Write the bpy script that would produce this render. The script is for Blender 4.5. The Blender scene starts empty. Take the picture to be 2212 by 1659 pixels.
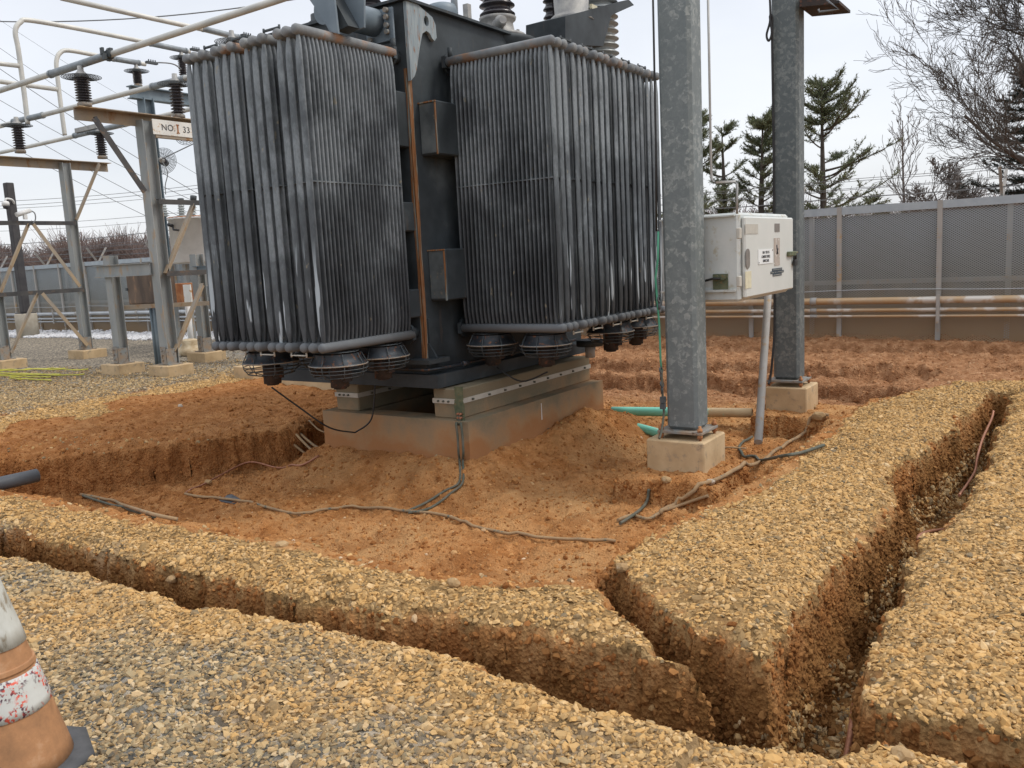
import bpy, math, random
import numpy as np
from math import radians, sin, cos, pi, tan, atan2, sqrt
from mathutils import Vector, Matrix

# ------------------------------------------------------------------ camera
sc = bpy.context.scene
COL = sc.collection
F = 1853.0; PITCH = radians(8.38); ROLL = radians(2.957); YAW = radians(34.13); H = 1.6
cy, sy = cos(YAW), sin(YAW)
f0 = np.array([-sy*cos(PITCH), cy*cos(PITCH), -sin(PITCH)])
r0 = np.array([cy, sy, 0.0]); d0 = np.cross(f0, r0)
RT = cos(ROLL)*r0 + sin(ROLL)*d0
DN = -sin(ROLL)*r0 + cos(ROLL)*d0
FW = f0
CAM = np.array([0, 0, H])
cd = bpy.data.cameras.new('camera'); cam = bpy.data.objects.new('camera', cd); COL.objects.link(cam)
cd.sensor_fit = 'HORIZONTAL'; cd.sensor_width = 36.0; cd.lens = F/2212*36.0
cd.clip_start = 0.05; cd.clip_end = 3000
m = Matrix.Identity(4)
for i in range(3):
    m[i][0] = RT[i]; m[i][1] = -DN[i]; m[i][2] = -FW[i]; m[i][3] = CAM[i]
cam.matrix_world = m
sc.camera = cam

def P(x, y, X=None, Y=None, z=None, d=None):
    """survey helper: point of the photographed place on a known plane"""
    r = (x-1106)/F*RT + (y-829.5)/F*DN + FW
    if d is not None: t = d
    elif X is not None: t = X/r[0]
    elif Y is not None: t = Y/r[1]
    else: t = (z-H)/r[2]
    return CAM + r*t

# ------------------------------------------------------------------ world, sun, exposure
w = bpy.data.worlds.new('World'); sc.world = w; w.use_nodes = True
nt = w.node_tree; nt.nodes.clear()
SUN_EL = radians(52); SUN_AZ = radians(60)      # azimuth from +Y towards +X
sky = nt.nodes.new('ShaderNodeTexSky'); sky.sky_type = 'NISHITA'; sky.sun_disc = False
sky.sun_elevation = SUN_EL; sky.sun_rotation = SUN_AZ; sky.dust_density = 3
bg1 = nt.nodes.new('ShaderNodeBackground'); bg1.inputs[1].default_value = 0.035
nt.links.new(sky.outputs[0], bg1.inputs[0])
tc = nt.nodes.new('ShaderNodeTexCoord'); mp = nt.nodes.new('ShaderNodeMapping'); mp.inputs['Scale'].default_value = (1, 1, 2.6)
nz = nt.nodes.new('ShaderNodeTexNoise'); nz.inputs['Scale'].default_value = 2.3; nz.inputs['Detail'].default_value = 5; nz.inputs['Roughness'].default_value = .5
nt.links.new(tc.outputs['Generated'], mp.inputs[0]); nt.links.new(mp.outputs[0], nz.inputs[0])
cr = nt.nodes.new('ShaderNodeValToRGB')
cr.color_ramp.elements[0].position = .32; cr.color_ramp.elements[0].color = (.60, .615, .65, 1)
cr.color_ramp.elements[1].position = .66; cr.color_ramp.elements[1].color = (.72, .73, .755, 1)
nt.links.new(nz.outputs[0], cr.inputs[0])
bg2 = nt.nodes.new('ShaderNodeBackground')
nt.links.new(cr.outputs[0], bg2.inputs[0])
sz = nt.nodes.new('ShaderNodeSeparateXYZ'); nt.links.new(tc.outputs['Generated'], sz.inputs[0])
mr = nt.nodes.new('ShaderNodeMapRange'); mr.inputs[1].default_value = .35; mr.inputs[2].default_value = 1.0; mr.inputs[3].default_value = 1.06; mr.inputs[4].default_value = 1.75
nt.links.new(sz.outputs[2], mr.inputs[0]); nt.links.new(mr.outputs[0], bg2.inputs[1])
ad = nt.nodes.new('ShaderNodeAddShader'); nt.links.new(bg1.outputs[0], ad.inputs[0]); nt.links.new(bg2.outputs[0], ad.inputs[1])
wo = nt.nodes.new('ShaderNodeOutputWorld'); nt.links.new(ad.outputs[0], wo.inputs[0])
sl = bpy.data.lights.new('sun', 'SUN'); sl.energy = 1.3; sl.angle = radians(14); sl.color = (1, .95, .86)
so = bpy.data.objects.new('sun', sl); COL.objects.link(so)
sd_ = Vector((sin(SUN_AZ)*cos(SUN_EL), cos(SUN_AZ)*cos(SUN_EL), sin(SUN_EL)))
so.rotation_euler = sd_.to_track_quat('Z', 'Y').to_euler(); so.location = (0, 0, 30)
sc.view_settings.view_transform = 'Standard'; sc.view_settings.look = 'None'
sc.view_settings.exposure = 0.15; sc.view_settings.gamma = 1
sc.render.engine = 'CYCLES'
sc.cycles.max_bounces = 6; sc.cycles.transparent_max_bounces = 12
sc.cycles.use_denoising = True

rnd = random.Random(7)
RS = np.random.RandomState(11)

# ------------------------------------------------------------------ material helpers
class NT:
    def __init__(s, name):
        s.m = bpy.data.materials.new(name); s.m.use_nodes = True; s.t = s.m.node_tree
        s.b = s.t.nodes['Principled BSDF']; s.pos = s.t.nodes.new('ShaderNodeNewGeometry').outputs['Position']
    def n(s, k): return s.t.nodes.new(k)
    def l(s, a, b): s.t.links.new(a, b)
    def mapv(s, scale):
        mp = s.n('ShaderNodeMapping'); mp.inputs['Scale'].default_value = scale; s.l(s.pos, mp.inputs[0]); return mp.outputs[0]
    def noise(s, scale, detail=4, rough=.55, st=(1, 1, 1), dist=0):
        z = s.n('ShaderNodeTexNoise'); s.l(s.mapv(st), z.inputs['Vector'])
        z.inputs['Scale'].default_value = scale; z.inputs['Detail'].default_value = detail; z.inputs['Roughness'].default_value = rough
        z.inputs['Distortion'].default_value = dist
        return z.outputs[0]
    def voro(s, scale, feat='F1', out='Color', st=(1, 1, 1), vec=None):
        z = s.n('ShaderNodeTexVoronoi'); s.l(vec or s.mapv(st), z.inputs['Vector']); z.inputs['Scale'].default_value = scale; z.feature = feat
        return z.outputs[out]
    def ramp(s, fac, stops):
        r = s.n('ShaderNodeValToRGB'); e = r.color_ramp.elements
        while len(e) < len(stops): e.new(.5)
        for i, (p, c) in enumerate(stops):
            e[i].position = p; e[i].color = (c[0], c[1], c[2], 1) if not isinstance(c, (int, float)) else (c, c, c, 1)
        s.l(fac, r.inputs[0]); return r.outputs[0]
    def mix(s, f, a, b, mode='MIX'):
        x = s.n('ShaderNodeMix'); x.data_type = 'RGBA'; x.blend_type = mode
        for v, i in ((f, 0), (a, 6), (b, 7)):
            if isinstance(v, (int, float)): x.inputs[i].default_value = v
            elif isinstance(v, tuple): x.inputs[i].default_value = (*v, 1)
            else: s.l(v, x.inputs[i])
        return x.outputs[2]
    def math(s, op, a, b=0.0, clamp=False):
        x = s.n('ShaderNodeMath'); x.operation = op; x.use_clamp = clamp
        for v, i in ((a, 0), (b, 1)):
            if isinstance(v, (int, float)): x.inputs[i].default_value = v
            else: s.l(v, x.inputs[i])
        return x.outputs[0]
    def z(s):
        x = s.n('ShaderNodeSeparateXYZ'); s.l(s.pos, x.inputs[0]); return x.outputs[2]
    def attr(s, name):
        a = s.n('ShaderNodeAttribute'); a.attribute_name = name; return a
    def fin(s, col, rough=.8, metal=0.0, bump=None, bs=.3, bd=.01, spec=.5):
        if isinstance(col, tuple): s.b.inputs['Base Color'].default_value = (*col, 1)
        else: s.l(col, s.b.inputs['Base Color'])
        if isinstance(rough, (int, float)): s.b.inputs['Roughness'].default_value = rough
        else: s.l(rough, s.b.inputs['Roughness'])
        s.b.inputs['Metallic'].default_value = metal
        s.b.inputs['Specular IOR Level'].default_value = spec
        if bump is not None:
            b = s.n('ShaderNodeBump'); b.inputs['Strength'].default_value = bs; b.inputs['Distance'].default_value = bd
            s.l(bump, b.inputs['Height']); s.l(b.outputs[0], s.b.inputs['Normal'])
        return s.m

def simple(name, a, b, scale=6, rough=.7, metal=0, st=(1, 1, 1), lo=.35, hi=.65, bs=.15, fine=60, c=None):
    t = NT(name); f = t.noise(scale, 5, .6, st); col = t.ramp(f, [(lo, a), (hi, b)])
    if c:
        g = t.noise(scale*2.3, 6, .65, st); col = t.mix(t.ramp(g, [(.56, 0.0), (.66, 1.0)]), col, c)
    return t.fin(col, rough, metal, t.noise(fine, 3), bs, .004)

M = {}
M['grey_tube'] = simple('grey_tube', (.62, .61, .56), (.50, .50, .47), 3, .45, .1)
M['sleeve'] = simple('sleeve', (.30, .33, .35), (.22, .25, .27), 9, .55, .3)
M['steel_brown'] = simple('steel_brown', (.30, .27, .23), (.42, .31, .19), 3, .75, .1, (1, 1, .5), c=(.30, .17, .08))
M['steel_galv'] = simple('steel_galv', (.25, .27, .27), (.34, .35, .34), 3, .6, .25, (1, 1, .4), c=(.36, .28, .20))
M['steel_dark'] = simple('steel_dark', (.045, .045, .048), (.09, .085, .08), 3, .7, .1, c=(.14, .10, .07))
M['steel_blue'] = simple('steel_blue', (.12, .16, .19), (.20, .25, .28), 3, .6, .1)
M['porcelain'] = simple('porcelain', (.022, .02, .024), (.05, .045, .05), 8, .25)
M['white_porcelain'] = simple('white_porcelain', (.30, .33, .33), (.40, .42, .41), 5, .3)
M['casting'] = simple('casting', (.42, .41, .38), (.26, .26, .26), 10, .6, .2)
M['wire'] = simple('wire', (.16, .17, .18), (.22, .22, .22), 10, .6, .2)
M['guard'] = simple('guard', (.035, .045, .05), (.08, .09, .095), 10, .6)
M['concrete_tan'] = simple('concrete_tan', (.56, .41, .24), (.44, .31, .17), 5, .9, c=(.34, .26, .17), fine=90)
M['concrete_plain'] = simple('concrete_plain', (.42, .38, .31), (.33, .29, .23), 5, .9, fine=80)
M['trough'] = simple('trough', (.62, .47, .28), (.50, .36, .20), 4, .9, fine=80)
M['white_paint'] = simple('white_paint', (.62, .64, .62), (.52, .55, .54), 4, .5, c=(.45, .42, .33))
M['white_door'] = simple('white_door', (.64, .65, .62), (.58, .60, .57), 2, .4, bs=.05)
M['rusty'] = simple('rusty', (.30, .10, .035), (.44, .20, .08), 6, .9, c=(.16, .08, .05))
M['rust_box'] = simple('rust_box', (.10, .075, .06), (.20, .14, .10), 4, .8, st=(1, 1, .3), c=(.33, .20, .12))
M['dark_pole'] = simple('dark_pole', (.035, .033, .036), (.06, .056, .056), 5, .7)
M['white_plastic'] = simple('white_plastic', (.72, .72, .70), (.62, .62, .60), 4, .5)
M['dark_plastic'] = simple('dark_plastic', (.02, .02, .022), (.04, .04, .04), 8, .5)
M['pvc_grey'] = simple('pvc_grey', (.055, .062, .072), (.085, .09, .10), 8, .55, st=(1, .4, 1))
M['thin_conduit'] = simple('thin_conduit', (.34, .34, .33), (.40, .39, .37), 5, .5, .2)
M['conduit'] = simple('conduit', (.40, .39, .37), (.34, .33, .31), 5, .7, c=(.40, .28, .16))
def gpipe():
    t = NT('green_pipe'); sx = t.n('ShaderNodeSeparateXYZ'); t.l(t.pos, sx.inputs[0]); n = t.noise(5, 5, .65)
    f = t.math('ADD', t.math('MULTIPLY', t.math('ADD', sx.outputs[0], 3.95), 1.6), t.math('MULTIPLY', t.math('SUBTRACT', n, .5), 2.2))
    return t.fin(t.mix(t.ramp(f, [(.35, 0.0), (.6, 1.0)]), (.20, .60, .47), (.52, .38, .21)), .6)
M['green_pipe'] = gpipe()
M['unused_green'] = simple('green_pipe', (.17, .58, .45), (.26, .62, .48), 2.2, .55, st=(1, 3, 3), lo=.4, hi=.6, c=(.50, .37, .20))
M['green_rope'] = simple('green_rope', (.05, .26, .16), (.08, .32, .20), 8, .6)
M['green_brass'] = simple('green_brass', (.07, .10, .06), (.16, .17, .10), 14, .7, .2, c=(.22, .15, .07))
M['copper'] = simple('copper', (.42, .20, .12), (.33, .15, .09), 30, .5, .5, fine=150, bs=.5)
M['muddy_cable'] = simple('muddy_cable', (.38, .25, .13), (.27, .18, .10), 7, .9, c=(.10, .12, .10))
M['dark_cable'] = simple('dark_cable', (.07, .085, .065), (.13, .12, .09), 12, .8)
M['black_cable'] = simple('black_cable', (.015, .015, .017), (.03, .03, .03), 9, .6)
M['yellow'] = simple('yellow', (.52, .50, .06), (.42, .38, .08), 5, .8)
M['sack'] = simple('sack', (.58, .49, .34), (.40, .29, .17), 8, .95)
M['fan_dark'] = simple('fan_dark', (.016, .02, .026), (.035, .045, .055), 9, .5, .2, c=(.17, .07, .03))
M['fan_motor'] = simple('fan_motor', (.02, .018, .018), (.05, .035, .028), 9, .8, c=(.12, .05, .03))
M['rim_rust'] = simple('rim_rust', (.22, .24, .24), (.30, .22, .15), 9, .7, c=(.13, .08, .05))
M['black_mark'] = NT('black_mark').fin((.035, .035, .04), .6)
M['sign_white'] = simple('sign_white', (.76, .75, .70), (.68, .66, .60), 5, .5, c=(.52, .33, .16), hi=.8)
M['label_white'] = NT('label_white').fin((.80, .82, .82), .4)
M['label_beige'] = simple('label_beige', (.45, .43, .38), (.52, .50, .44), 9, .6)
M['label_dark'] = simple('label_dark', (.17, .155, .14), (.22, .2, .18), 9, .6)
M['label_navy'] = NT('label_navy').fin((.025, .045, .065), .5)
M['paper'] = simple('paper', (.66, .62, .45), (.56, .52, .38), 20, .8)
M['peel'] = simple('peel', (.36, .32, .28), (.44, .37, .32), 12, .8, c=(.75, .75, .72))
M['white_rock'] = simple('white_rock', (.66, .66, .66), (.50, .49, .50), 5, .9)
M['bark'] = simple('bark', (.055, .045, .038), (.10, .085, .07), 6, .95)
M['bark_grey'] = simple('bark_grey', (.12, .105, .095), (.19, .165, .15), 3, .95)
M['bark_far'] = simple('bark_far', (.135, .095, .085), (.20, .145, .125), .4, .95)
M['pine'] = simple('pine', (.12, .145, .075), (.20, .22, .12), 1.2, .8, lo=.4, hi=.6, c=(.12, .14, .055))
M['spruce'] = simple('spruce', (.014, .026, .02), (.03, .05, .034), 1.2, .8)
M['black_rubber'] = simple('black_rubber', (.05, .052, .055), (.085, .085, .088), 8, .7)
M['pale_rock'] = simple('pale_rock', (.50, .42, .33), (.42, .36, .29), 12, .9)
M['rock'] = simple('rock', (.42, .28, .14), (.32, .20, .09), 12, .9, c=(.50, .37, .22))

# transformer paint: weathered slate, darker mould low down (a real coat of grime), streaks
def radiator_mat():
    t = NT('radiator_paint')
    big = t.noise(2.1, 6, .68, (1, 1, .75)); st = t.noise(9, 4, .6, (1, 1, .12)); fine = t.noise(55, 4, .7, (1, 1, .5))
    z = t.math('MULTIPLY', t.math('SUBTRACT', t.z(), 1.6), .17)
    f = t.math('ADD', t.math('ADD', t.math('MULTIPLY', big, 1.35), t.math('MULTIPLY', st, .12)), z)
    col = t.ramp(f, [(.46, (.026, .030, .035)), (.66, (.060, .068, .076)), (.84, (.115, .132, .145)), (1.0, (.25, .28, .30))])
    col = t.mix(t.ramp(fine, [(.35, .0), (.7, .45)]), col, (.07, .075, .08))
    spots = t.ramp(t.noise(14, 3, .5, (1, 1, .6)), [(.70, 0.0), (.735, 1.0)])
    col = t.mix(t.math('MULTIPLY', spots, .5), col, (.36, .31, .20))
    patch = t.ramp(t.noise(2.6, 2, .5, (5, 5, .5), 0), [(.59, 0.0), (.605, 1.0)])
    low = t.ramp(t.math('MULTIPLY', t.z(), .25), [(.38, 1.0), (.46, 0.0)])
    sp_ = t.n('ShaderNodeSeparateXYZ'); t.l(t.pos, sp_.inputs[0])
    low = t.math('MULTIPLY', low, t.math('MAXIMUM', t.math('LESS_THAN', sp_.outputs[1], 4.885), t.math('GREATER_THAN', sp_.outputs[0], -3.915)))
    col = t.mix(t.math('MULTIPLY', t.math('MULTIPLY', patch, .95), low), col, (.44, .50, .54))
    return t.fin(col, .62, 0, fine, .25, .003, .35)
M['radiator'] = radiator_mat()
def header_mat():
    t = NT('header_paint'); a = t.noise(5, 5, .65); b = t.noise(40, 3, .6)
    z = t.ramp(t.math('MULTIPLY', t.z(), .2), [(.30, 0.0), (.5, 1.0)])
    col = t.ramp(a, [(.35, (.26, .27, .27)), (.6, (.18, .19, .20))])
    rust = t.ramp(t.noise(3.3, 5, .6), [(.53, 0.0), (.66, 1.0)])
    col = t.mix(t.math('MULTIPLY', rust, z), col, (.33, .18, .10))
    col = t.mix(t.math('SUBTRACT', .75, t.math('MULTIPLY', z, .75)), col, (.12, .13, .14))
    return t.fin(col, .7, 0, b, .3, .003, .3)
M['header'] = header_mat()
def tank_mat():
    t = NT('tank_paint'); a = t.noise(1.6, 5, .6); s = t.noise(14, 4, .6, (1, 1, .1))
    col = t.ramp(a, [(.35, (.024, .030, .034)), (.60, (.055, .067, .075)), (.78, (.12, .14, .15))])
    col = t.mix(t.ramp(s, [(.62, 0.0), (.74, .35)]), col, (.17, .11, .07))
    return t.fin(col, .6, 0, t.noise(50, 3), .15, .003, .35)
M['tank'] = tank_mat()
M['frame_blue'] = simple('frame_blue', (.13, .17, .205), (.22, .27, .31), 2.2, .5, .0)
def rusty_streak():
    t = NT('rust_streak'); a = t.noise(6, 5, .6, (6, 6, .35)); b = t.noise(30, 4)
    col = t.ramp(a, [(.34, (.22, .26, .27)), (.42, (.26, .22, .16)), (.48, (.20, .085, .035)), (.60, (.34, .16, .07)), (.70, (.14, .13, .12))])
    return t.fin(col, .85, 0, b, .4, .004, .2)
M['rust_streak'] = rusty_streak()
M['hook_paint'] = simple('hook_paint', (.20, .25, .28), (.33, .37, .38), 5, .7, st=(4, 4, .7), c=(.24, .12, .06))
M['plate_paint'] = simple('plate_paint', (.05, .062, .068), (.13, .15, .155), 4, .6, c=(.18, .16, .12))
def spangle(name, dark):
    t = NT(name)
    nv = t.n('ShaderNodeTexNoise'); t.l(t.pos, nv.inputs[0]); nv.inputs['Scale'].default_value = 22; nv.inputs['Detail'].default_value = 3
    va = t.n('ShaderNodeVectorMath'); va.operation = 'MULTIPLY_ADD'; t.l(nv.outputs['Color'], va.inputs[0]); va.inputs[1].default_value = (.06,)*3; t.l(t.pos, va.inputs[2])
    v = t.voro(26, vec=va.outputs[0]); sx = t.n('ShaderNodeSeparateXYZ'); t.l(v, sx.inputs[0])
    v2 = t.voro(60, vec=va.outputs[0]); s2 = t.n('ShaderNodeSeparateXYZ'); t.l(v2, s2.inputs[0])
    f = t.math('ADD', t.math('MULTIPLY', sx.outputs[0], .65), t.math('MULTIPLY', s2.outputs[1], .35))
    f = t.math('ADD', f, t.math('MULTIPLY', t.math('SUBTRACT', t.noise(1.5, 4), .5), .8))
    col = t.ramp(f, [(.25, tuple(q*dark for q in (.165, .19, .195))), (.62, tuple(q*dark for q in (.195, .22, .222))), (.80, tuple(q*dark for q in (.27, .295, .29))), (1, tuple(q*dark for q in (.32, .34, .33)))])
    return t.fin(col, .58, .25, f, .06, .002, .4)
M['pole_galv'] = spangle('pole_galv', 1.0)
M['pole_galv2'] = spangle('pole_galv_dark', .72)
def base_concrete():
    t = NT('stained_concrete'); a = t.noise(2.4, 5, .6); f = t.noise(45, 5, .65)
    z = t.math('ADD', t.math('MULTIPLY', t.z(), 2.2), t.math('MULTIPLY', t.math('SUBTRACT', a, .5), 1.8))
    col = t.ramp(t.math('ADD', z, .5), [(.2, (.36, .17, .07)), (.48, (.36, .22, .115)), (.70, (.29, .21, .13)), (.95, (.20, .175, .12))])
    col = t.mix(t.math('MULTIPLY', f, .22), col, (.42, .30, .18))
    return t.fin(col, .95, 0, f, .5, .006, .2)
M['base_concrete'] = base_concrete()
def cone_mat():
    t = NT('cone_orange'); a = t.noise(9, 6, .7); col = t.ramp(a, [(.3, (.24, .125, .06)), (.55, (.40, .20, .09)), (.72, (.50, .30, .17))]); return t.fin(col, .75, 0, t.noise(60, 3), .2, .002)
M['cone'] = cone_mat()
def collar_mat():
    t = NT('cone_collar'); a = t.noise(85, 3, .6); b = t.noise(12, 4, .6)
    p = t.math('MULTIPLY', t.ramp(a, [(.51, 0.0), (.54, 1.0)]), t.ramp(b, [(.42, 0.0), (.52, 1.0)]))
    col = t.mix(p, t.ramp(b, [(.3, (.56, .57, .54)), (.7, (.47, .48, .45))]), t.ramp(t.noise(28, 2), [(.45, (.08, .03, .05)), (.55, (.65, .10, .06))]))
    return t.fin(col, .6)
M['collar'] = collar_mat()
M['collar_clean'] = simple('collar_clean', (.60, .61, .57), (.42, .42, .37), 5, .6, c=(.26, .22, .16), st=(2, 2, .6))

# ground / stones
def ground_mat():
    t = NT('ground_soil')
    gr = t.attr('gravel').outputs['Fac']; far = t.attr('red').outputs['Fac']; gy = t.attr('grey').outputs['Fac']
    n1 = t.noise(1.1, 6, .6); n2 = t.noise(9, 6, .65); n3 = t.noise(60, 5, .7)
    dirt = t.ramp(n2, [(.30, (.27, .105, .030)), (.5, (.43, .185, .062)), (.70, (.56, .285, .115))])
    dirt = t.mix(t.ramp(n1, [(.4, 0.0), (.65, .7)]), dirt, (.52, .31, .14))
    dirt = t.mix(t.ramp(t.noise(1.9, 5, .6), [(.50, 0.0), (.62, .6)]), dirt, (.26, .105, .034))
    dirt = t.mix(t.ramp(n3, [(.60, 0.0), (.72, .55)]), dirt, (.56, .38, .22))
    redd = t.ramp(n2, [(.30, (.21, .095, .042)), (.5, (.35, .175, .085)), (.70, (.51, .29, .155))])
    sx_ = t.n('ShaderNodeSeparateXYZ'); t.l(t.pos, sx_.inputs[0])
    west = t.ramp(t.math('ADD', t.math('MULTIPLY', sx_.outputs[0], -.1), t.math('MULTIPLY', t.math('SUBTRACT', n1, .5), .25)), [(.58, 0.0), (.78, .62)])
    dirt = t.mix(west, dirt, t.ramp(n2, [(.30, (.19, .068, .020)), (.5, (.32, .125, .040)), (.70, (.46, .22, .085))]))
    dirt = t.mix(far, dirt, redd)
    sub_shade = t.ramp(n2, [(.30, (.15, .068, .022)), (.5, (.25, .12, .040)), (.72, (.37, .20, .075))])  # brown subsoil hue, darkened further so trench shade sits in the colour
    dirt = t.mix(t.attr('sub_shade').outputs['Fac'], dirt, sub_shade)
    v = t.voro(34); s = t.n('ShaderNodeSeparateXYZ'); t.l(v, s.inputs[0])
    grc = t.ramp(s.outputs[0], [(.0, (.17, .11, .05)), (.35, (.27, .165, .07)), (.7, (.38, .235, .10)), (1, (.46, .30, .14))])
    grg = t.ramp(s.outputs[0], [(.0, (.07, .075, .075)), (.35, (.15, .15, .135)), (.7, (.29, .27, .23)), (1, (.48, .42, .33))])
    grc = t.mix(gy, grc, grg)
    col = t.mix(gr, dirt, grc)
    h = t.math('ADD', t.math('MULTIPLY', n2, .6), t.math('MULTIPLY', n3, .5))
    h = t.math('ADD', h, t.math('MULTIPLY', t.voro(55, out='Distance'), .5))
    return t.fin(col, .95, 0, h, .9, .03, .1)
M['ground'] = ground_mat()
def stone_mat():
    t = NT('crushed_stone'); r = t.attr('rnd').outputs['Fac']; gy = t.attr('grey').outputs['Fac']; n = t.noise(55, 4, .6)
    tan_ = t.ramp(r, [(0, (.14, .125, .09)), (.07, (.28, .185, .085)), (.4, (.50, .295, .108)), (.8, (.61, .375, .145)), (1, (.65, .45, .23))])
    gry = t.ramp(r, [(0, (.06, .063, .058)), (.25, (.135, .128, .095)), (.55, (.27, .225, .14)), (.85, (.44, .345, .20)), (1, (.56, .46, .31))])
    col = t.mix(gy, tan_, gry)
    col = t.mix(t.ramp(n, [(.4, .05), (.75, .6)]), col, (.46, .28, .12))
    return t.fin(col, .9, 0, t.noise(140, 3), .4, .003, .15)
M['stone'] = stone_mat()
def clod_mat():
    t = NT('clay_clods'); r = t.attr('rnd').outputs['Fac']; rd = t.attr('grey').outputs['Fac']; n = t.noise(40, 5, .6)
    a = t.ramp(r, [(0, (.22, .085, .026)), (.4, (.36, .155, .05)), (.85, (.50, .25, .09)), (.965, (.58, .38, .19)), (1, (.66, .54, .40))])
    b = t.ramp(r, [(0, (.23, .10, .045)), (.4, (.36, .175, .08)), (.85, (.51, .285, .145)), (1, (.60, .42, .26))])
    col = t.mix(rd, a, b)
    sb = t.ramp(r, [(0, (.14, .062, .020)), (.4, (.24, .115, .038)), (.85, (.35, .185, .07)), (.97, (.45, .28, .12)), (1, (.52, .42, .28))])  # trench clods: subsoil brown with the trench shade painted in
    col = t.mix(t.attr('sub_shade').outputs['Fac'], col, sb)
    col = t.mix(t.ramp(n, [(.4, 0.0), (.7, .35)]), col, (.28, .14, .055))
    return t.fin(col, .95, 0, n, .5, .004, .1)
M['clod'] = clod_mat()
def fence_mat(name, fill, c1, c2):
    t = NT(name)
    sx = t.n('ShaderNodeSeparateXYZ'); t.l(t.pos, sx.inputs[0])
    u = t.math('MULTIPLY', sx.outputs[0], 1/.052); v = t.math('MULTIPLY', sx.outputs[2], 1/.034)
    a = t.math('ADD', u, v); b = t.math('SUBTRACT', u, v)
    fa = t.math('ABSOLUTE', t.math('SUBTRACT', t.math('FRACT', a), .5)); fb = t.math('ABSOLUTE', t.math('SUBTRACT', t.math('FRACT', b), .5))
    mx = t.math('MAXIMUM', fa, fb); al = t.math('GREATER_THAN', mx, .5-fill/2)
    zz = sx.outputs[2]
    n = t.noise(2, 4, .6); f = t.math('ADD', t.math('MULTIPLY', zz, .42), t.math('MULTIPLY', t.math('SUBTRACT', n, .5), .35))
    col = t.ramp(f, [(.0, (.42, .29, .17)), (.22, (.38, .31, .23)), (.40, c1), (.9, c2)])
    t.l(al, t.b.inputs['Alpha'])
    return t.fin(col, .6, .2)
M['mesh'] = fence_mat('expanded_mesh', .32, (.31, .32, .305), (.38, .42, .45))
M['mesh_back'] = fence_mat('expanded_mesh_back', .90, (.125, .13, .12), (.15, .16, .16))
M['mesh_top'] = simple('mesh_top', (.36, .41, .45), (.44, .49, .52), 5, .6, .2)
M['fence_post'] = simple('fence_post', (.34, .33, .31), (.42, .40, .37), 2, .6, .2, c=(.45, .32, .19))
def pipe_rust():
    t = NT('dusty_pipe'); f = t.noise(2.2, 4, .6, (1, 1, 1)); col = t.ramp(f, [(.42, (.50, .34, .19)), (.54, (.50, .38, .26)), (.60, (.62, .58, .52))]); return t.fin(col, .5, .3)
M['dusty_pipe'] = pipe_rust()
M['bright_pipe'] = simple('bright_pipe', (.52, .54, .55), (.42, .44, .46), 1.5, .35, .6)

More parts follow.
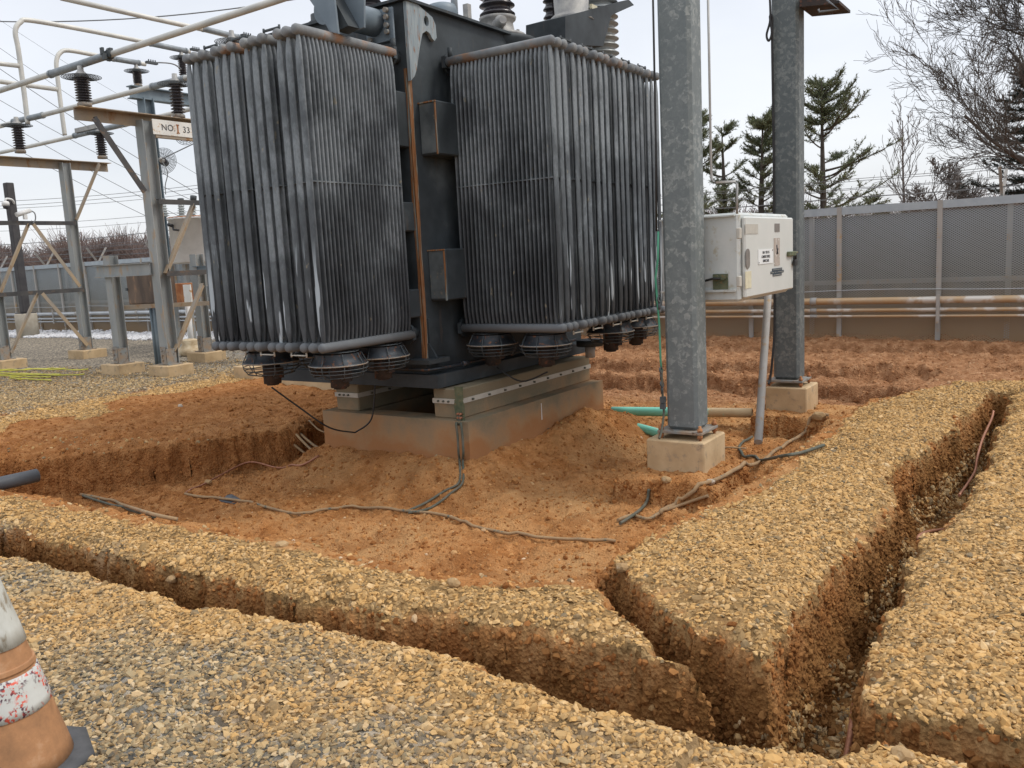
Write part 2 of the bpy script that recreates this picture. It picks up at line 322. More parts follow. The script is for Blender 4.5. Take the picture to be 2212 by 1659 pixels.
# ------------------------------------------------------------------ mesh builder
class MB:
    def __init__(s): s.v = []; s.f = []; s.sm = []
    def add(s, vs, fs, smooth=False):
        o = len(s.v); s.v += [tuple(map(float, p)) for p in vs]; s.f += [tuple(i+o for i in f) for f in fs]; s.sm += [smooth]*len(fs); return s
    def box(s, a, b, bev=0):
        x0, y0, z0 = (min(a[i], b[i]) for i in range(3)); x1, y1, z1 = (max(a[i], b[i]) for i in range(3))
        if bev <= 0:
            vs = [(x, y, z) for z in (z0, z1) for x, y in ((x0, y0), (x1, y0), (x1, y1), (x0, y1))]
            return s.add(vs, [(3, 2, 1, 0), (4, 5, 6, 7), (0, 1, 5, 4), (1, 2, 6, 5), (2, 3, 7, 6), (3, 0, 4, 7)])
        rings = []
        def ring(i, z): return [(x0+i, y0+bev, z), (x0+bev, y0+i, z), (x1-bev, y0+i, z), (x1-i, y0+bev, z), (x1-i, y1-bev, z), (x1-bev, y1-i, z), (x0+bev, y1-i, z), (x0+i, y1-bev, z)]
        R = [[(x0+bev, y0+bev, z0), (x0+bev, y0+bev, z0), (x1-bev, y0+bev, z0), (x1-bev, y0+bev, z0), (x1-bev, y1-bev, z0), (x1-bev, y1-bev, z0), (x0+bev, y1-bev, z0), (x0+bev, y1-bev, z0)],
             ring(0, z0+bev), ring(0, z1-bev), [(x0+bev, y0+bev, z1), (x0+bev, y0+bev, z1), (x1-bev, y0+bev, z1), (x1-bev, y0+bev, z1), (x1-bev, y1-bev, z1), (x1-bev, y1-bev, z1), (x0+bev, y1-bev, z1), (x0+bev, y1-bev, z1)]]
        vs = [p for r in R for p in r]; fs = []
        for k in range(3):
            for j in range(8): fs.append((k*8+j, k*8+(j+1) % 8, (k+1)*8+(j+1) % 8, (k+1)*8+j))
        fs.append((6, 4, 2, 0)); fs.append((24, 26, 28, 30))
        return s.add(vs, fs)
    def beam(s, a, b, w, h, up=(0, 0, 1)):
        a = Vector(a); b = Vector(b); d = (b-a).normalized(); u = Vector(up)
        if abs(d.dot(u)) > .98: u = Vector((1, 0, 0))
        r = d.cross(u).normalized(); u = r.cross(d).normalized()
        vs = [p + r*sx*w/2 + u*sz*h/2 for p in (a, b) for sx, sz in ((-1, -1), (1, -1), (1, 1), (-1, 1))]
        return s.add(vs, [(3, 2, 1, 0), (4, 5, 6, 7), (0, 1, 5, 4), (1, 2, 6, 5), (2, 3, 7, 6), (3, 0, 4, 7)])
    def ibeam(s, a, b, w, h, t=.012, up=(0, 0, 1)):
        a = Vector(a); b = Vector(b); d = (b-a).normalized(); u = Vector(up)
        if abs(d.dot(u)) > .98: u = Vector((0, 1, 0))
        r = d.cross(u).normalized(); u = r.cross(d).normalized()
        s.beam(a+u*(h/2-t/2), b+u*(h/2-t/2), w, t, u); s.beam(a-u*(h/2-t/2), b-u*(h/2-t/2), w, t, u); s.beam(a, b, t, h-2*t-.001, u); return s
    def angle(s, a, b, w, t=.008, up=(0, 0, 1), flip=1):
        a = Vector(a); b = Vector(b); d = (b-a).normalized(); u = Vector(up)
        if abs(d.dot(u)) > .98: u = Vector((0, 1, 0))
        r = d.cross(u).normalized(); u = r.cross(d).normalized()
        s.beam(a, b, w, t, u); s.beam(a+r*flip*(w/2-t/2)-u*(w/2+t/2), b+r*flip*(w/2-t/2)-u*(w/2+t/2), t, w, u); return s
    def tube(s, pts, r, n=8, caps=True, smooth=True):
        pts = [Vector(p) for p in pts]; m = len(pts); rr = r if isinstance(r, (list, tuple)) else [r]*m
        vs = []; prev = None
        for i, p in enumerate(pts):
            d = (pts[min(i+1, m-1)]-pts[max(i-1, 0)])
            d = d.normalized() if d.length > 1e-9 else Vector((0, 0, 1))
            if prev is None: u = d.orthogonal().normalized()
            else:
                u = prev - d*prev.dot(d); u = u.normalized() if u.length > 1e-6 else d.orthogonal().normalized()
            prev = u; v = d.cross(u)
            for k in range(n):
                a = 2*pi*k/n; vs.append(p + (u*cos(a)+v*sin(a))*rr[i])
        fs = [(i*n+k, i*n+(k+1) % n, (i+1)*n+(k+1) % n, (i+1)*n+k) for i in range(m-1) for k in range(n)]
        s.add(vs, fs, smooth)
        if caps:
            o = len(s.v)-len(vs); s.f.append(tuple(o+k for k in range(n-1, -1, -1))); s.f.append(tuple(o+(m-1)*n+k for k in range(n))); s.sm += [False, False]
        return s
    def cyl(s, a, b, r, n=16, r2=None): return s.tube([a, b], [r, r if r2 is None else r2], n)
    def lathe(s, c, prof, n=20, axis=(0, 0, 1), smooth=True, caps=True):
        c = Vector(c); ax = Vector(axis).normalized(); u = ax.orthogonal().normalized() if abs(ax.z) < .99 else Vector((1, 0, 0)); v = ax.cross(u)
        vs = [c+ax*h+(u*cos(2*pi*k/n)+v*sin(2*pi*k/n))*r for r, h in prof for k in range(n)]
        fs = [(i*n+k, i*n+(k+1) % n, (i+1)*n+(k+1) % n, (i+1)*n+k) for i in range(len(prof)-1) for k in range(n)]
        s.add(vs, fs, smooth)
        if caps:
            o = len(s.v)-len(vs); m = len(prof)
            if prof[0][0] > 1e-4: s.f.append(tuple(o+k for k in range(n-1, -1, -1))); s.sm.append(False)
            if prof[-1][0] > 1e-4: s.f.append(tuple(o+(m-1)*n+k for k in range(n))); s.sm.append(False)
        return s
    def ring(s, c, R, r, n=24, k=5, axis=(0, 0, 1)):
        c = Vector(c); ax = Vector(axis).normalized(); u = ax.orthogonal().normalized(); v = ax.cross(u)
        vs = []; fs = []
        for i in range(n):
            a = 2*pi*i/n; d = u*cos(a)+v*sin(a)
            for j in range(k):
                b = 2*pi*j/k; vs.append(c+d*(R+r*cos(b))+ax*r*sin(b))
        for i in range(n):
            for j in range(k): fs.append((i*k+j, ((i+1) % n)*k+j, ((i+1) % n)*k+(j+1) % k, i*k+(j+1) % k))
        return s.add(vs, fs, True)
    def prism(s, poly, o, ux, uy, un, t):
        """poly in (ux,uy) plane, extruded t along un"""
        o = Vector(o); ux = Vector(ux); uy = Vector(uy); un = Vector(un); n = len(poly)
        vs = [o+ux*a+uy*b for a, b in poly]+[o+ux*a+uy*b+un*t for a, b in poly]
        fs = [tuple(range(n-1, -1, -1)), tuple(range(n, 2*n))]+[(i, (i+1) % n, n+(i+1) % n, n+i) for i in range(n)]
        return s.add(vs, fs)
    def build(s, name, mat, parent=None, base=None):
        me = bpy.data.meshes.new(name)
        off = Vector((0, 0, 0))
        if parent is not None:
            q = parent
            while q is not None: off += q.location; q = q.parent
        elif base is not None: off = Vector(base)
        me.from_pydata([(x-off.x, y-off.y, z-off.z) for x, y, z in s.v], [], s.f)
        me.polygons.foreach_set('use_smooth', s.sm)
        me.materials.append(M[mat] if isinstance(mat, str) else mat); me.update()
        o = bpy.data.objects.new(name, me); COL.objects.link(o)
        if parent is not None: o.parent = parent
        elif base is not None: o.location = off
        return o

def tag(o, label=None, cat=None, group=None, kind=None):
    if label: o['label'] = label
    if cat: o['category'] = cat
    if group: o['group'] = group
    if kind: o['kind'] = kind
    return o
def thing(name, label, cat, loc, group=None):
    o = bpy.data.objects.new(name, None); COL.objects.link(o); o.location = tuple(map(float, loc)); o.empty_display_size = .2
    return tag(o, label, cat, group)
def solo(name, mb, mat, label, cat, base, group=None):
    return tag(mb.build(name, mat, None, base), label, cat, group)
def text_mesh(name, body, size, mat, parent, origin, ux, uy, ext=.001, align='CENTER'):
    cu = bpy.data.curves.new(name, 'FONT'); cu.body = body; cu.size = size; cu.align_x = align; cu.align_y = 'CENTER'; cu.extrude = ext; cu.space_character = 1.05
    tmp = bpy.data.objects.new('tmp', cu); me = bpy.data.meshes.new_from_object(tmp); bpy.data.objects.remove(tmp)
    ux = Vector(ux).normalized(); uy = Vector(uy).normalized(); un = ux.cross(uy)
    off = Vector((0, 0, 0)); q = parent
    while q is not None: off += q.location; q = q.parent
    for v in me.vertices:
        p = v.co.copy(); v.co = Vector(origin)+ux*p.x+uy*p.y+un*p.z-off
    me.materials.clear(); me.materials.append(M[mat]); o = bpy.data.objects.new(name, me); COL.objects.link(o); o.parent = parent
    return o
def smooth_path(pts, n=6):
    pts = [Vector(p) for p in pts]; out = []
    for i in range(len(pts)-1):
        p0 = pts[max(i-1, 0)]; p1 = pts[i]; p2 = pts[i+1]; p3 = pts[min(i+2, len(pts)-1)]
        for k in range(n):
            t = k/n; out.append(.5*((2*p1)+(p2-p0)*t+(2*p0-5*p1+4*p2-p3)*t*t+(3*p1-p0-3*p2+p3)*t**3))
    out.append(pts[-1]); return out

# ------------------------------------------------------------------ terrain
def _h(ix, iy, iz, s):
    n = (ix*374761393+iy*668265263+iz*2147483647+s*1274126177) & 0xffffffff
    n = ((n ^ (n >> 13))*1274126177) & 0xffffffff
    return ((n ^ (n >> 16)) & 0xffff)/65535.0
def vn(x, y, s=0):
    x = np.asarray(x, float); y = np.asarray(y, float)
    xi = np.floor(x).astype(np.int64); yi = np.floor(y).astype(np.int64); fx = x-xi; fy = y-yi
    fx = fx*fx*(3-2*fx); fy = fy*fy*(3-2*fy)
    a = _h(xi, yi, 0, s); b = _h(xi+1, yi, 0, s); c = _h(xi, yi+1, 0, s); d = _h(xi+1, yi+1, 0, s)
    return (a+(b-a)*fx)*(1-fy)+(c+(d-c)*fx)*fy-.5
def fb(x, y, s=0, o=4, g=.5):
    r = 0; a = 1
    for i in range(o): r = r+a*vn(x*2**i+i*17.3, y*2**i-i*9.1, s+i); a *= g
    return r
def vn3(x, y, z, s=0):
    xi = np.floor(x).astype(np.int64); yi = np.floor(y).astype(np.int64); zi = np.floor(z).astype(np.int64)
    fx = x-xi; fy = y-yi; fz = z-zi; fx = fx*fx*(3-2*fx); fy = fy*fy*(3-2*fy); fz = fz*fz*(3-2*fz)
    def L(k):
        a = _h(xi, yi, zi+k, s); b = _h(xi+1, yi, zi+k, s); c = _h(xi, yi+1, zi+k, s); d = _h(xi+1, yi+1, zi+k, s)
        return (a+(b-a)*fx)*(1-fy)+(c+(d-c)*fx)*fy
    return L(0)*(1-fz)+L(1)*fz-.5
def ss(t): t = np.clip(t, 0, 1); return t*t*(3-2*t)
def sdf(x, y, poly):
    n = len(poly); d = np.full(x.shape, 1e9); sgn = np.ones(x.shape)
    for i in range(n):
        ax, ay = poly[i]; bx, by = poly[(i+1) % n]
        ex, ey = bx-ax, by-ay; wx, wy = x-ax, y-ay
        t = np.clip((wx*ex+wy*ey)/(ex*ex+ey*ey), 0, 1)
        d = np.minimum(d, (wx-ex*t)**2+(wy-ey*t)**2)
        c1 = y >= ay; c2 = y < by; c3 = ex*wy > ey*wx
        flip = (c1 & c2 & c3) | (~c1 & ~c2 & ~c3); sgn = np.where(flip, -sgn, sgn)
    return sgn*np.sqrt(d)
def rbox(x, y, x0, x1, y0, y1):
    dx = np.maximum(np.maximum(x0-x, x-x1), 0); dy = np.maximum(np.maximum(y0-y, y-y1), 0)
    return np.hypot(dx, dy)-np.where((x > x0) & (x < x1) & (y > y0) & (y < y1), np.minimum(np.minimum(x-x0, x1-x), np.minimum(y-y0, y1-y)), 0)

T_FRONT = [(-14, 2.35), (-5.5, 2.44), (-3.64, 2.49), (-2.43, 2.60), (-1.62, 2.57), (-1.0, 2.56), (-.76, 2.62), (-.43, 2.78), (0, 2.76), (9, 2.9),
           (9, 3.3), (0, 3.10), (-.40, 3.03), (-.63, 3.05), (-1.1, 3.02), (-1.45, 3.03), (-1.9, 3.0), (-2.2, 2.96), (-2.7, 2.83), (-3.3, 2.77), (-4.45, 2.77), (-6.2, 2.72), (-14, 2.7)]
T_RIGHT = [(-1.0, 2.8), (-.60, 2.8), (-.62, 3.1), (-.67, 3.6), (-.68, 4.0), (-.70, 4.6), (-.64, 5.2), (-.58, 5.8), (-.58, 7.3), (-.59, 10.05),
           (-.80, 10.1), (-.86, 8.9), (-1.0, 7.2), (-1.12, 6.2), (-.95, 5.8), (-.97, 5.1), (-1.0, 4.4), (-1.03, 3.8), (-.98, 3.2)]
T_MID = [(-2.25, 3.72), (-1.95, 3.56), (-1.56, 3.22), (-1.22, 2.98), (-1.1, 2.85), (-.85, 2.9), (-.93, 3.2), (-1.35, 3.36), (-1.75, 3.60), (-2.0, 3.95)]
PLAT = [(-.95, 3.15), (-1.74, 3.52), (-1.98, 3.75), (-2.05, 4.34), (-1.95, 5.3), (-1.86, 6.22), (-1.92, 8.0), (-1.78, 9.4), (-1.3, 10.4), (-.6, 10.65), (6, 10.8), (40, 10.8), (40, 3), (0, 3.0), (-.6, 3.0)]
LEFT = [(-90, 2.9), (-10.5, 3.1), (-9.3, 3.7), (-8.42, 4.22), (-8.1, 4.75), (-7.75, 5.2), (-7.40, 5.75), (-7.15, 6.3), (-7.25, 7.6), (-7.7, 9.3), (-8.4, 11.0), (-8.6, 40), (-90, 40)]
def yb(x): return np.interp(x, [-14, -7, -4.8, -3.0, -2.4, -2.0, -1.5, -1.1], [3.0, 3.1, 3.22, 3.2, 3.3, 3.52, 3.25, 3.0])
BX0, BX1, BY0, BY1 = -6.48, -4.62, 6.08, 8.68
FLOOR = -.5
def terrain(x, y, fine=True):
    n1 = fb(x*1.3, y*1.3, 3, 4); n2 = fb(x*6, y*6, 9, 4); n3 = fb(x*22, y*22, 21, 3)
    jx = x+fb(x*5, y*5, 31, 4)*.09; jy = y+fb(x*5, y*5, 41, 4)*.09
    floor = FLOOR+n1*.09+n2*.05+n3*.02
    floor = floor-.15*np.exp(-(((x+2.9)/.6)**2+((y-5.95)/.55)**2))
    floor = floor-.09*ss((-x-6.2)/1.0)*(y > 3.6)
    floor = floor - .08*np.exp(-(((x+2.6)/.7)**2+((y-9.0)/1.2)**2))
    # near body with a soft back slope (berm)
    d = jy-yb(x)
    zA = np.where(d < 0, -.03*ss(1-(-d)/.35)+n1*.05*(x < -1), -.03+n1*.05*(x < -1)-.52*ss(d/1.05)) + n2*.02
    zA = np.where((x > -8.0), zA, np.where(d < 0, 0, -.55*ss(d/.35)))
    # plateau
    dp = sdf(jx, jy, PLAT)
    zB = np.where(dp < 0, -.05*ss(1+dp/.5)*(x < -1.2), -.05-.55*ss(dp/.42)) + n2*.018
    # left body
    dl = sdf(jx, jy, LEFT)
    zC = np.where(dl < 0, -.07*ss(1+dl/2.4)+n1*.07*ss(1+dl/3.0)+n2*.035*ss(1+dl/1.8)-.04*ss(1+dl/.12), -.11-.6*ss(dl/.12))
    # far ground
    lip = 11.85+n1*.25+n2*.1
    lip = np.where(x > -2.1, np.interp(x, [-2.1, -1.2, -.5], [11.7, 10.9, 10.5]), lip)
    df = y-lip
    y1_ = 12.55+n1*.3+n2*.1; y2_ = 13.75+n1*.2+n2*.08
    zf = -.27-.10*np.exp(-((y-y1_+.12)/.13)**2)+.14*ss((y-y1_)/.09)+.05*ss((y-y1_-.2)/.7)-.09*np.exp(-((y-y2_+.12)/.12)**2)+.10*ss((y-y2_)/.08)+n2*.08+n1*.05+n3*.02
    zf = np.where(x > -1.6, np.maximum(zf, -.2+n2*.04), zf)
    zD = np.where(df > 0, zf, zf-.5*ss(-df/.22))
    z = np.maximum(np.maximum(floor, zA), np.maximum(zB, zC)); z = np.maximum(z, zD)
    # dirt left standing round the transformer base, the mound at its far corner, pedestals under the footings
    db = rbox(x, y, BX0, BX1, BY0, BY1)
    sk = -.20+n2*.05-np.maximum(db, 0)*.30-.10*ss(db/.5)
    z = np.maximum(z, np.where(db < 1.3, sk, -9))
    z = np.maximum(z, FLOOR+.42*np.exp(-(((x+4.5)/.46)**2+((y-7.9)/1.15)**2))+n1*.06*(x > -4.7)*(x < -3.6)*(y > 6.2)*(y < 9)+n2*.05+n3*.02)
    q1 = rbox(jx, jy, -3.27, -2.45, 6.36, 7.22); z = np.maximum(z, -.27+n2*.05-.03*ss((q1+.1)/.1)-.5*ss(q1/.09))
    q2 = rbox(jx, jy, -3.10, -1.9, 9.3, 10.2); z = np.maximum(z, -.27+n2*.04-.6*ss((q2)/.10))
    # trenches
    for poly, dep, wd in ((T_FRONT, .58, .085), (T_RIGHT, .52, .10), (T_MID, .54, .085)):
        dt = sdf(jx, jy, poly); q_ = -dt/wd; z0_ = z
        z = np.minimum(z, np.where(dt < .13, z0_*0-.055*ss((.13-dt)/.15)*(1+n2)-dep*np.where(q_ > 0, np.clip(q_, 0, 1)**.75, 0)+np.clip(q_, 0, 1)*(n2*.05+n3*.015), z))
    # shallow groove across the left yard
    gx = -11.2+n1*.3; z = z-.10*np.exp(-((x-gx)/.09)**2)*(y > 4)*(y < 10.5)
    z = z+np.where(z > -.04, n2*.008, 0)
    # pad cut under base
    return z
def subsoil_shade(x, y, z):  # trench mask for browner subsoil plus shade put into the colour
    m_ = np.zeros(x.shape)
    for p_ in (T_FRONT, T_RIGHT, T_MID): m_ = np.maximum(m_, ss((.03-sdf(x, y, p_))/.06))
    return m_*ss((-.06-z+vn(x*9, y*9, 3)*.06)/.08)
def masks(x, y, z):
    n1 = fb(x*1.6, y*1.6, 55, 4); n2 = fb(x*7, y*7, 66, 3)
    dp = sdf(x, y, PLAT); dl = sdf(x, y, LEFT)
    g = np.zeros(x.shape)
    g = np.where(y < yb(x)+.02+n2*.08, 1, g)
    g = np.where((dp < .02-.10*ss((-1.2-x)/.4)*ss((y-4.2)/.5)+n1*.14) & (y < 10.9), 1, g)
    g = np.where((dl < 0) & (x < -10.2+n1*1.0-.12*(y-6)), 1, g)
    g = np.where((dl < 0) & (y > 9.5) & (x < -8.7), 1, g)
    g = np.where((dl < 0) & (x < -8.8) & (y < 4.9) & (y > 2.5) & (n1 > .25), .6, g)
    g = g*ss((z+.095+n2*.07)/.05)
    red = ss((y-10.2)/1.2)*(x > -9)
    grey = np.clip(ss((2.65-y)/.9+n1*1.1)*(.30+.70*ss((-x-.9)/1.5))*.95+ss((-x-10.5)/1.5)*.85, 0, 1)
    return g, red, grey

def grid_axis(parts):
    out = []
    for a, b, s in parts: out.append(np.linspace(a, b, max(2, int(round((b-a)/s))), endpoint=False))
    return np.concatenate(out)
def geo(a, b, s, k=1.18):
    out = [a]; 
    while out[-1] < b: out.append(out[-1]+s); s *= k
    return np.array(out)
gxs = np.concatenate([-geo(20, 600, .3)[::-1], grid_axis([(-19.9, -12.5, .08), (-12.5, -9.2, .035), (-9.2, 1.2, .017), (1.2, 4, .04)]), geo(4, 600, .08)])
gys = np.concatenate([-geo(6, 400, .4)[::-1], grid_axis([(-5.9, 1.0, .08), (1.0, 2.3, .03), (2.3, 8.0, .017), (8.0, 12.5, .022), (12.5, 15, .035)]), geo(15, 900, .06)])
XX, YY = np.meshgrid(gxs, gys, indexing='ij'); ZZ = terrain(XX.ravel(), YY.ravel()).reshape(XX.shape)
core = (XX > -12) & (XX < 3) & (YY > 1) & (YY < 14)
xv, yv, zv = XX.ravel().copy(), YY.ravel().copy(), ZZ.ravel()
gm, rd, gyv = masks(xv, yv, zv); gyv = np.clip(gyv*.95, 0, 1)
gz0 = np.gradient(ZZ, axis=0)/np.gradient(XX, axis=0); gz1 = np.gradient(ZZ, axis=1)/np.gradient(YY, axis=1)
steep = np.clip((np.hypot(gz0, gz1).ravel()-.6)/1.5, 0, 1)*core.ravel()
for k, (fq, am) in enumerate(((7, .05), (18, .026), (42, .014))):
    xv += vn3(xv*fq, yv*fq, zv*fq*1.3, 5+k)*am*steep; yv += vn3(xv*fq+9, yv*fq, zv*fq*1.3, 15+k)*am*steep
rough = (1-gm)*core.ravel(); zv = zv+rough*(vn(xv*11, yv*11, 70)*.028+vn(xv*30, yv*30, 77)*.014+vn(xv*75, yv*75, 78)*.008)
na, nb = XX.shape; idx = np.arange(na*nb).reshape(na, nb)
quads = np.stack([idx[:-1, :-1], idx[1:, :-1], idx[1:, 1:], idx[:-1, 1:]], -1).reshape(-1, 4)
def np_mesh(name, verts, faces, mat, smooth=True, attrs={}):
    me = bpy.data.meshes.new(name); nf, k = faces.shape
    me.vertices.add(len(verts)); me.vertices.foreach_set('co', np.ascontiguousarray(verts, np.float32).ravel())
    me.loops.add(nf*k); me.loops.foreach_set('vertex_index', np.ascontiguousarray(faces, np.int32).ravel())
    me.polygons.add(nf); me.polygons.foreach_set('loop_start', np.arange(0, nf*k, k, dtype=np.int32))
    me.polygons.foreach_set('use_smooth', np.full(nf, smooth))
    for nme, a in attrs.items():
        at = me.attributes.new(nme, 'FLOAT', 'POINT'); at.data.foreach_set('value', np.ascontiguousarray(a, np.float32))
    me.materials.append(M[mat]); me.update(calc_edges=True)
    o = bpy.data.objects.new(name, me); COL.objects.link(o); return o
TV = np.stack([xv, yv, zv], -1)
ground = np_mesh('ground', TV, quads, 'ground', True, {'gravel': gm, 'red': rd, 'grey': gyv, 'sub_shade': subsoil_shade(XX.ravel(), YY.ravel(), ZZ.ravel())})
tag(ground, 'excavated yard of orange clay and tan gravel cut by narrow trenches', None, None, 'structure')

# stones and clods ---------------------------------------------------
def ico():
    p = (1+5**.5)/2
    v = np.array([(-1, p, 0), (1, p, 0), (-1, -p, 0), (1, -p, 0), (0, -1, p), (0, 1, p), (0, -1, -p), (0, 1, -p), (p, 0, -1), (p, 0, 1), (-p, 0, -1), (-p, 0, 1)], float)
    v /= np.linalg.norm(v[0])
    f = np.array([(0, 11, 5), (0, 5, 1), (0, 1, 7), (0, 7, 10), (0, 10, 11), (1, 5, 9), (5, 11, 4), (11, 10, 2), (10, 7, 6), (7, 1, 8), (3, 9, 4), (3, 4, 2), (3, 2, 6), (3, 6, 8), (3, 8, 9), (4, 9, 5), (2, 4, 11), (6, 2, 10), (8, 6, 7), (9, 8, 1)])
    return v, f
IV, IF = ico()
def scatter(name, pos, size, nrm, mat, grey, flat=(.45, .8), elong=(.6, 1.0), tilt=.5, rough=.28, rv=None, sub_shade=None):
    n = len(pos); V = np.repeat(IV[None], n, 0)
    V = V*(1+RS.uniform(-rough, rough, (n, 12, 1)))+RS.uniform(-rough*.5, rough*.5, (n, 12, 3))
    sc3 = np.stack([np.ones(n), RS.uniform(*elong, n), RS.uniform(*flat, n)], -1)*size[:, None]
    V = V*sc3[:, None, :]
    nn = nrm+RS.normal(0, tilt, (n, 3)); nn /= np.linalg.norm(nn, axis=1)[:, None]
    t = RS.normal(0, 1, (n, 3)); t -= nn*(t*nn).sum(1)[:, None]; t /= np.linalg.norm(t, axis=1)[:, None]; b = np.cross(nn, t)
    R = np.stack([t, b, nn], 1)
    W = np.einsum('nvk,nkj->nvj', V, R)+pos[:, None, :]
    faces = (IF[None]+12*np.arange(n)[:, None, None]).reshape(-1, 3)
    r = RS.uniform(0, 1, n) if rv is None else rv
    return np_mesh(name, W.reshape(-1, 3), faces, mat, False, {'rnd': np.repeat(r, 12), 'grey': np.repeat(grey, 12), 'sub_shade': np.repeat(sub_shade if sub_shade is not None else np.zeros(n), 12)})

# bare vertices -> area weighted sampling of the terrain sheet
q = quads; c0 = TV[q].mean(1); e1 = TV[q[:, 2]]-TV[q[:, 0]]; e2 = TV[q[:, 3]]-TV[q[:, 1]]; cr_ = np.cross(e1, e2); ar = .5*np.linalg.norm(cr_, axis=1); fn = cr_/(2*ar[:, None]+1e-12)
rel = c0-CAM; dep = rel@FW; px = (rel@RT)/np.maximum(dep, .01)*F+1106; py = (rel@DN)/np.maximum(dep, .01)*F+829.5
near = (dep > .5) & (px > -420) & (px < 2640) & (py < 2000)
fg = gm[q].mean(1); fgrey = gyv[q].mean(1); fred = rd[q].mean(1)
dist = np.maximum(dep, 1)
def sample(weight, n):
    ww = weight*ar; tot = ww.sum(); p = ww/tot; i = RS.choice(len(ww), n, p=p)
    a = RS.uniform(0, 1, (n, 1)); b = RS.uniform(0, 1, (n, 1)); Q = TV[q[i]]
    pos = (Q[:, 0]*(1-a)+Q[:, 1]*a)*(1-b)+(Q[:, 3]*(1-a)+Q[:, 2]*a)*b
    return i, pos
up_ = ss((fn[:, 2]-.55)/.3)
berm = (c0[:, 1] > 2.6)*(c0[:, 1] < 3.8)*(c0[:, 0] < -1.0)
dens = 5200*near*(.75+.9*np.clip(fb(c0[:, 0]*2.2, c0[:, 1]*2.2, 120, 3)+.3, 0, 1))*fg*up_*(1-.45*berm*ss((c0[:, 1]-2.85)/.3))*np.clip(1.25-dist/13, .0, 1)*(c0[:, 0] > -19)
n = int((dens*ar).sum()); n = min(n, 300000); print('stones', n); i, pos = sample(dens, n)
size = (RS.gamma(4.5, .00185, n)+.0028)*(1+.25*np.clip((dist[i]-4)/8, 0, 1))
pos[:, 2] += size*.12
scatter('gravel', pos, size, fn[i], 'stone', np.clip(fgrey[i]+RS.normal(0, .25, n), 0, 1), flat=(.28, .62), elong=(.45, .95), tilt=.38, rough=.32)
tag(bpy.data.objects['gravel'], 'loose tan and grey crushed stone covering the yard', 'gravel', None, 'stuff')
# loose stone spilled into the right trench and over the lips
fl = near*(c0[:, 0] > -1.15)*(c0[:, 0] < -.5)*(c0[:, 1] > 3.1)*(c0[:, 1] < 10)*(c0[:, 2] < -.34)*(fb(c0[:, 0]*4, c0[:, 1]*2, 90, 2) > -.25)
lips = near*(fg < .6)*(c0[:, 2] > -.20)*(dist < 9)*(c0[:, 0] > -9)*(c0[:, 1] < 10.8)
i, pos = sample(fl*1300.+lips*60.*up_, 6500); size = RS.gamma(7, .0017, len(i))+.003
scatter('spilled_stone', pos, size, fn[i], 'stone', np.clip(RS.normal(.45, .35, len(i)), 0, 1), tilt=.4)
tag(bpy.data.objects['spilled_stone'], 'loose stones fallen along the trench lips and floor', 'gravel', None, 'stuff')
# clods of clay on walls and floor
wall = (1-np.abs(fn[:, 2]))
dens = near*(1-fg)*(330+1500*wall)*np.clip(1.3-dist/16, .0, 1)*(c0[:, 0] > -10.8)
n = min(int((dens*ar).sum()), 110000); i, pos = sample(dens, n)
size = RS.gamma(1.9, .0040, n)+.003; size = np.minimum(size, .034-.014*wall[i])
rv_ = RS.uniform(0, 1, n)*(1-.35*ss((-pos[:, 0]-6)/1.2))*(1-.55*wall[i]*(RS.uniform(0, 1, n) < .9))  # clods on steep faces drawn darker, wall shade put into their colour
scatter('clay_clods', pos, size, fn[i], 'clod', fred[i], flat=(.5, .9), tilt=.6, rough=.25, rv=rv_, sub_shade=subsoil_shade(pos[:, 0], pos[:, 1], pos[:, 2]))
tag(bpy.data.objects['clay_clods'], 'crumbled orange clay lumps and pebbles on the cut banks', 'soil', None, 'stuff')
# white rocks along the foot of the fence on the left
n = 9000; X = RS.uniform(-36, -9.5, n); Y = RS.uniform(12.9, 14.2, n)+fb(X*.8, X*0, 5, 3)*.4; Zt = terrain(X, Y)
tag(scatter('white_rock_bed', np.stack([X, Y, Zt+.02], -1), RS.uniform(.03, .075, n), np.tile([0, 0, 1.], (n, 1)), 'white_rock', np.zeros(n)), 'bed of white rocks along the foot of the fence', 'rock bed', None, 'stuff')
def gz(x, y): return float(terrain(np.array([float(x)]), np.array([float(y)]))[0])
def gp(px_, py_, up=0.0, z0=-.5):
    """where the line of sight meets the ground, by marching"""
    r = (px_-1106)/F*RT+(py_-829.5)/F*DN+FW; t = np.linspace(2, 22, 2500); pts = CAM+r*t[:, None]
    zt = terrain(pts[:, 0], pts[:, 1]); k = np.argmax(pts[:, 2] < zt); p = pts[k]; return Vector((p[0], p[1], zt[k]+up))

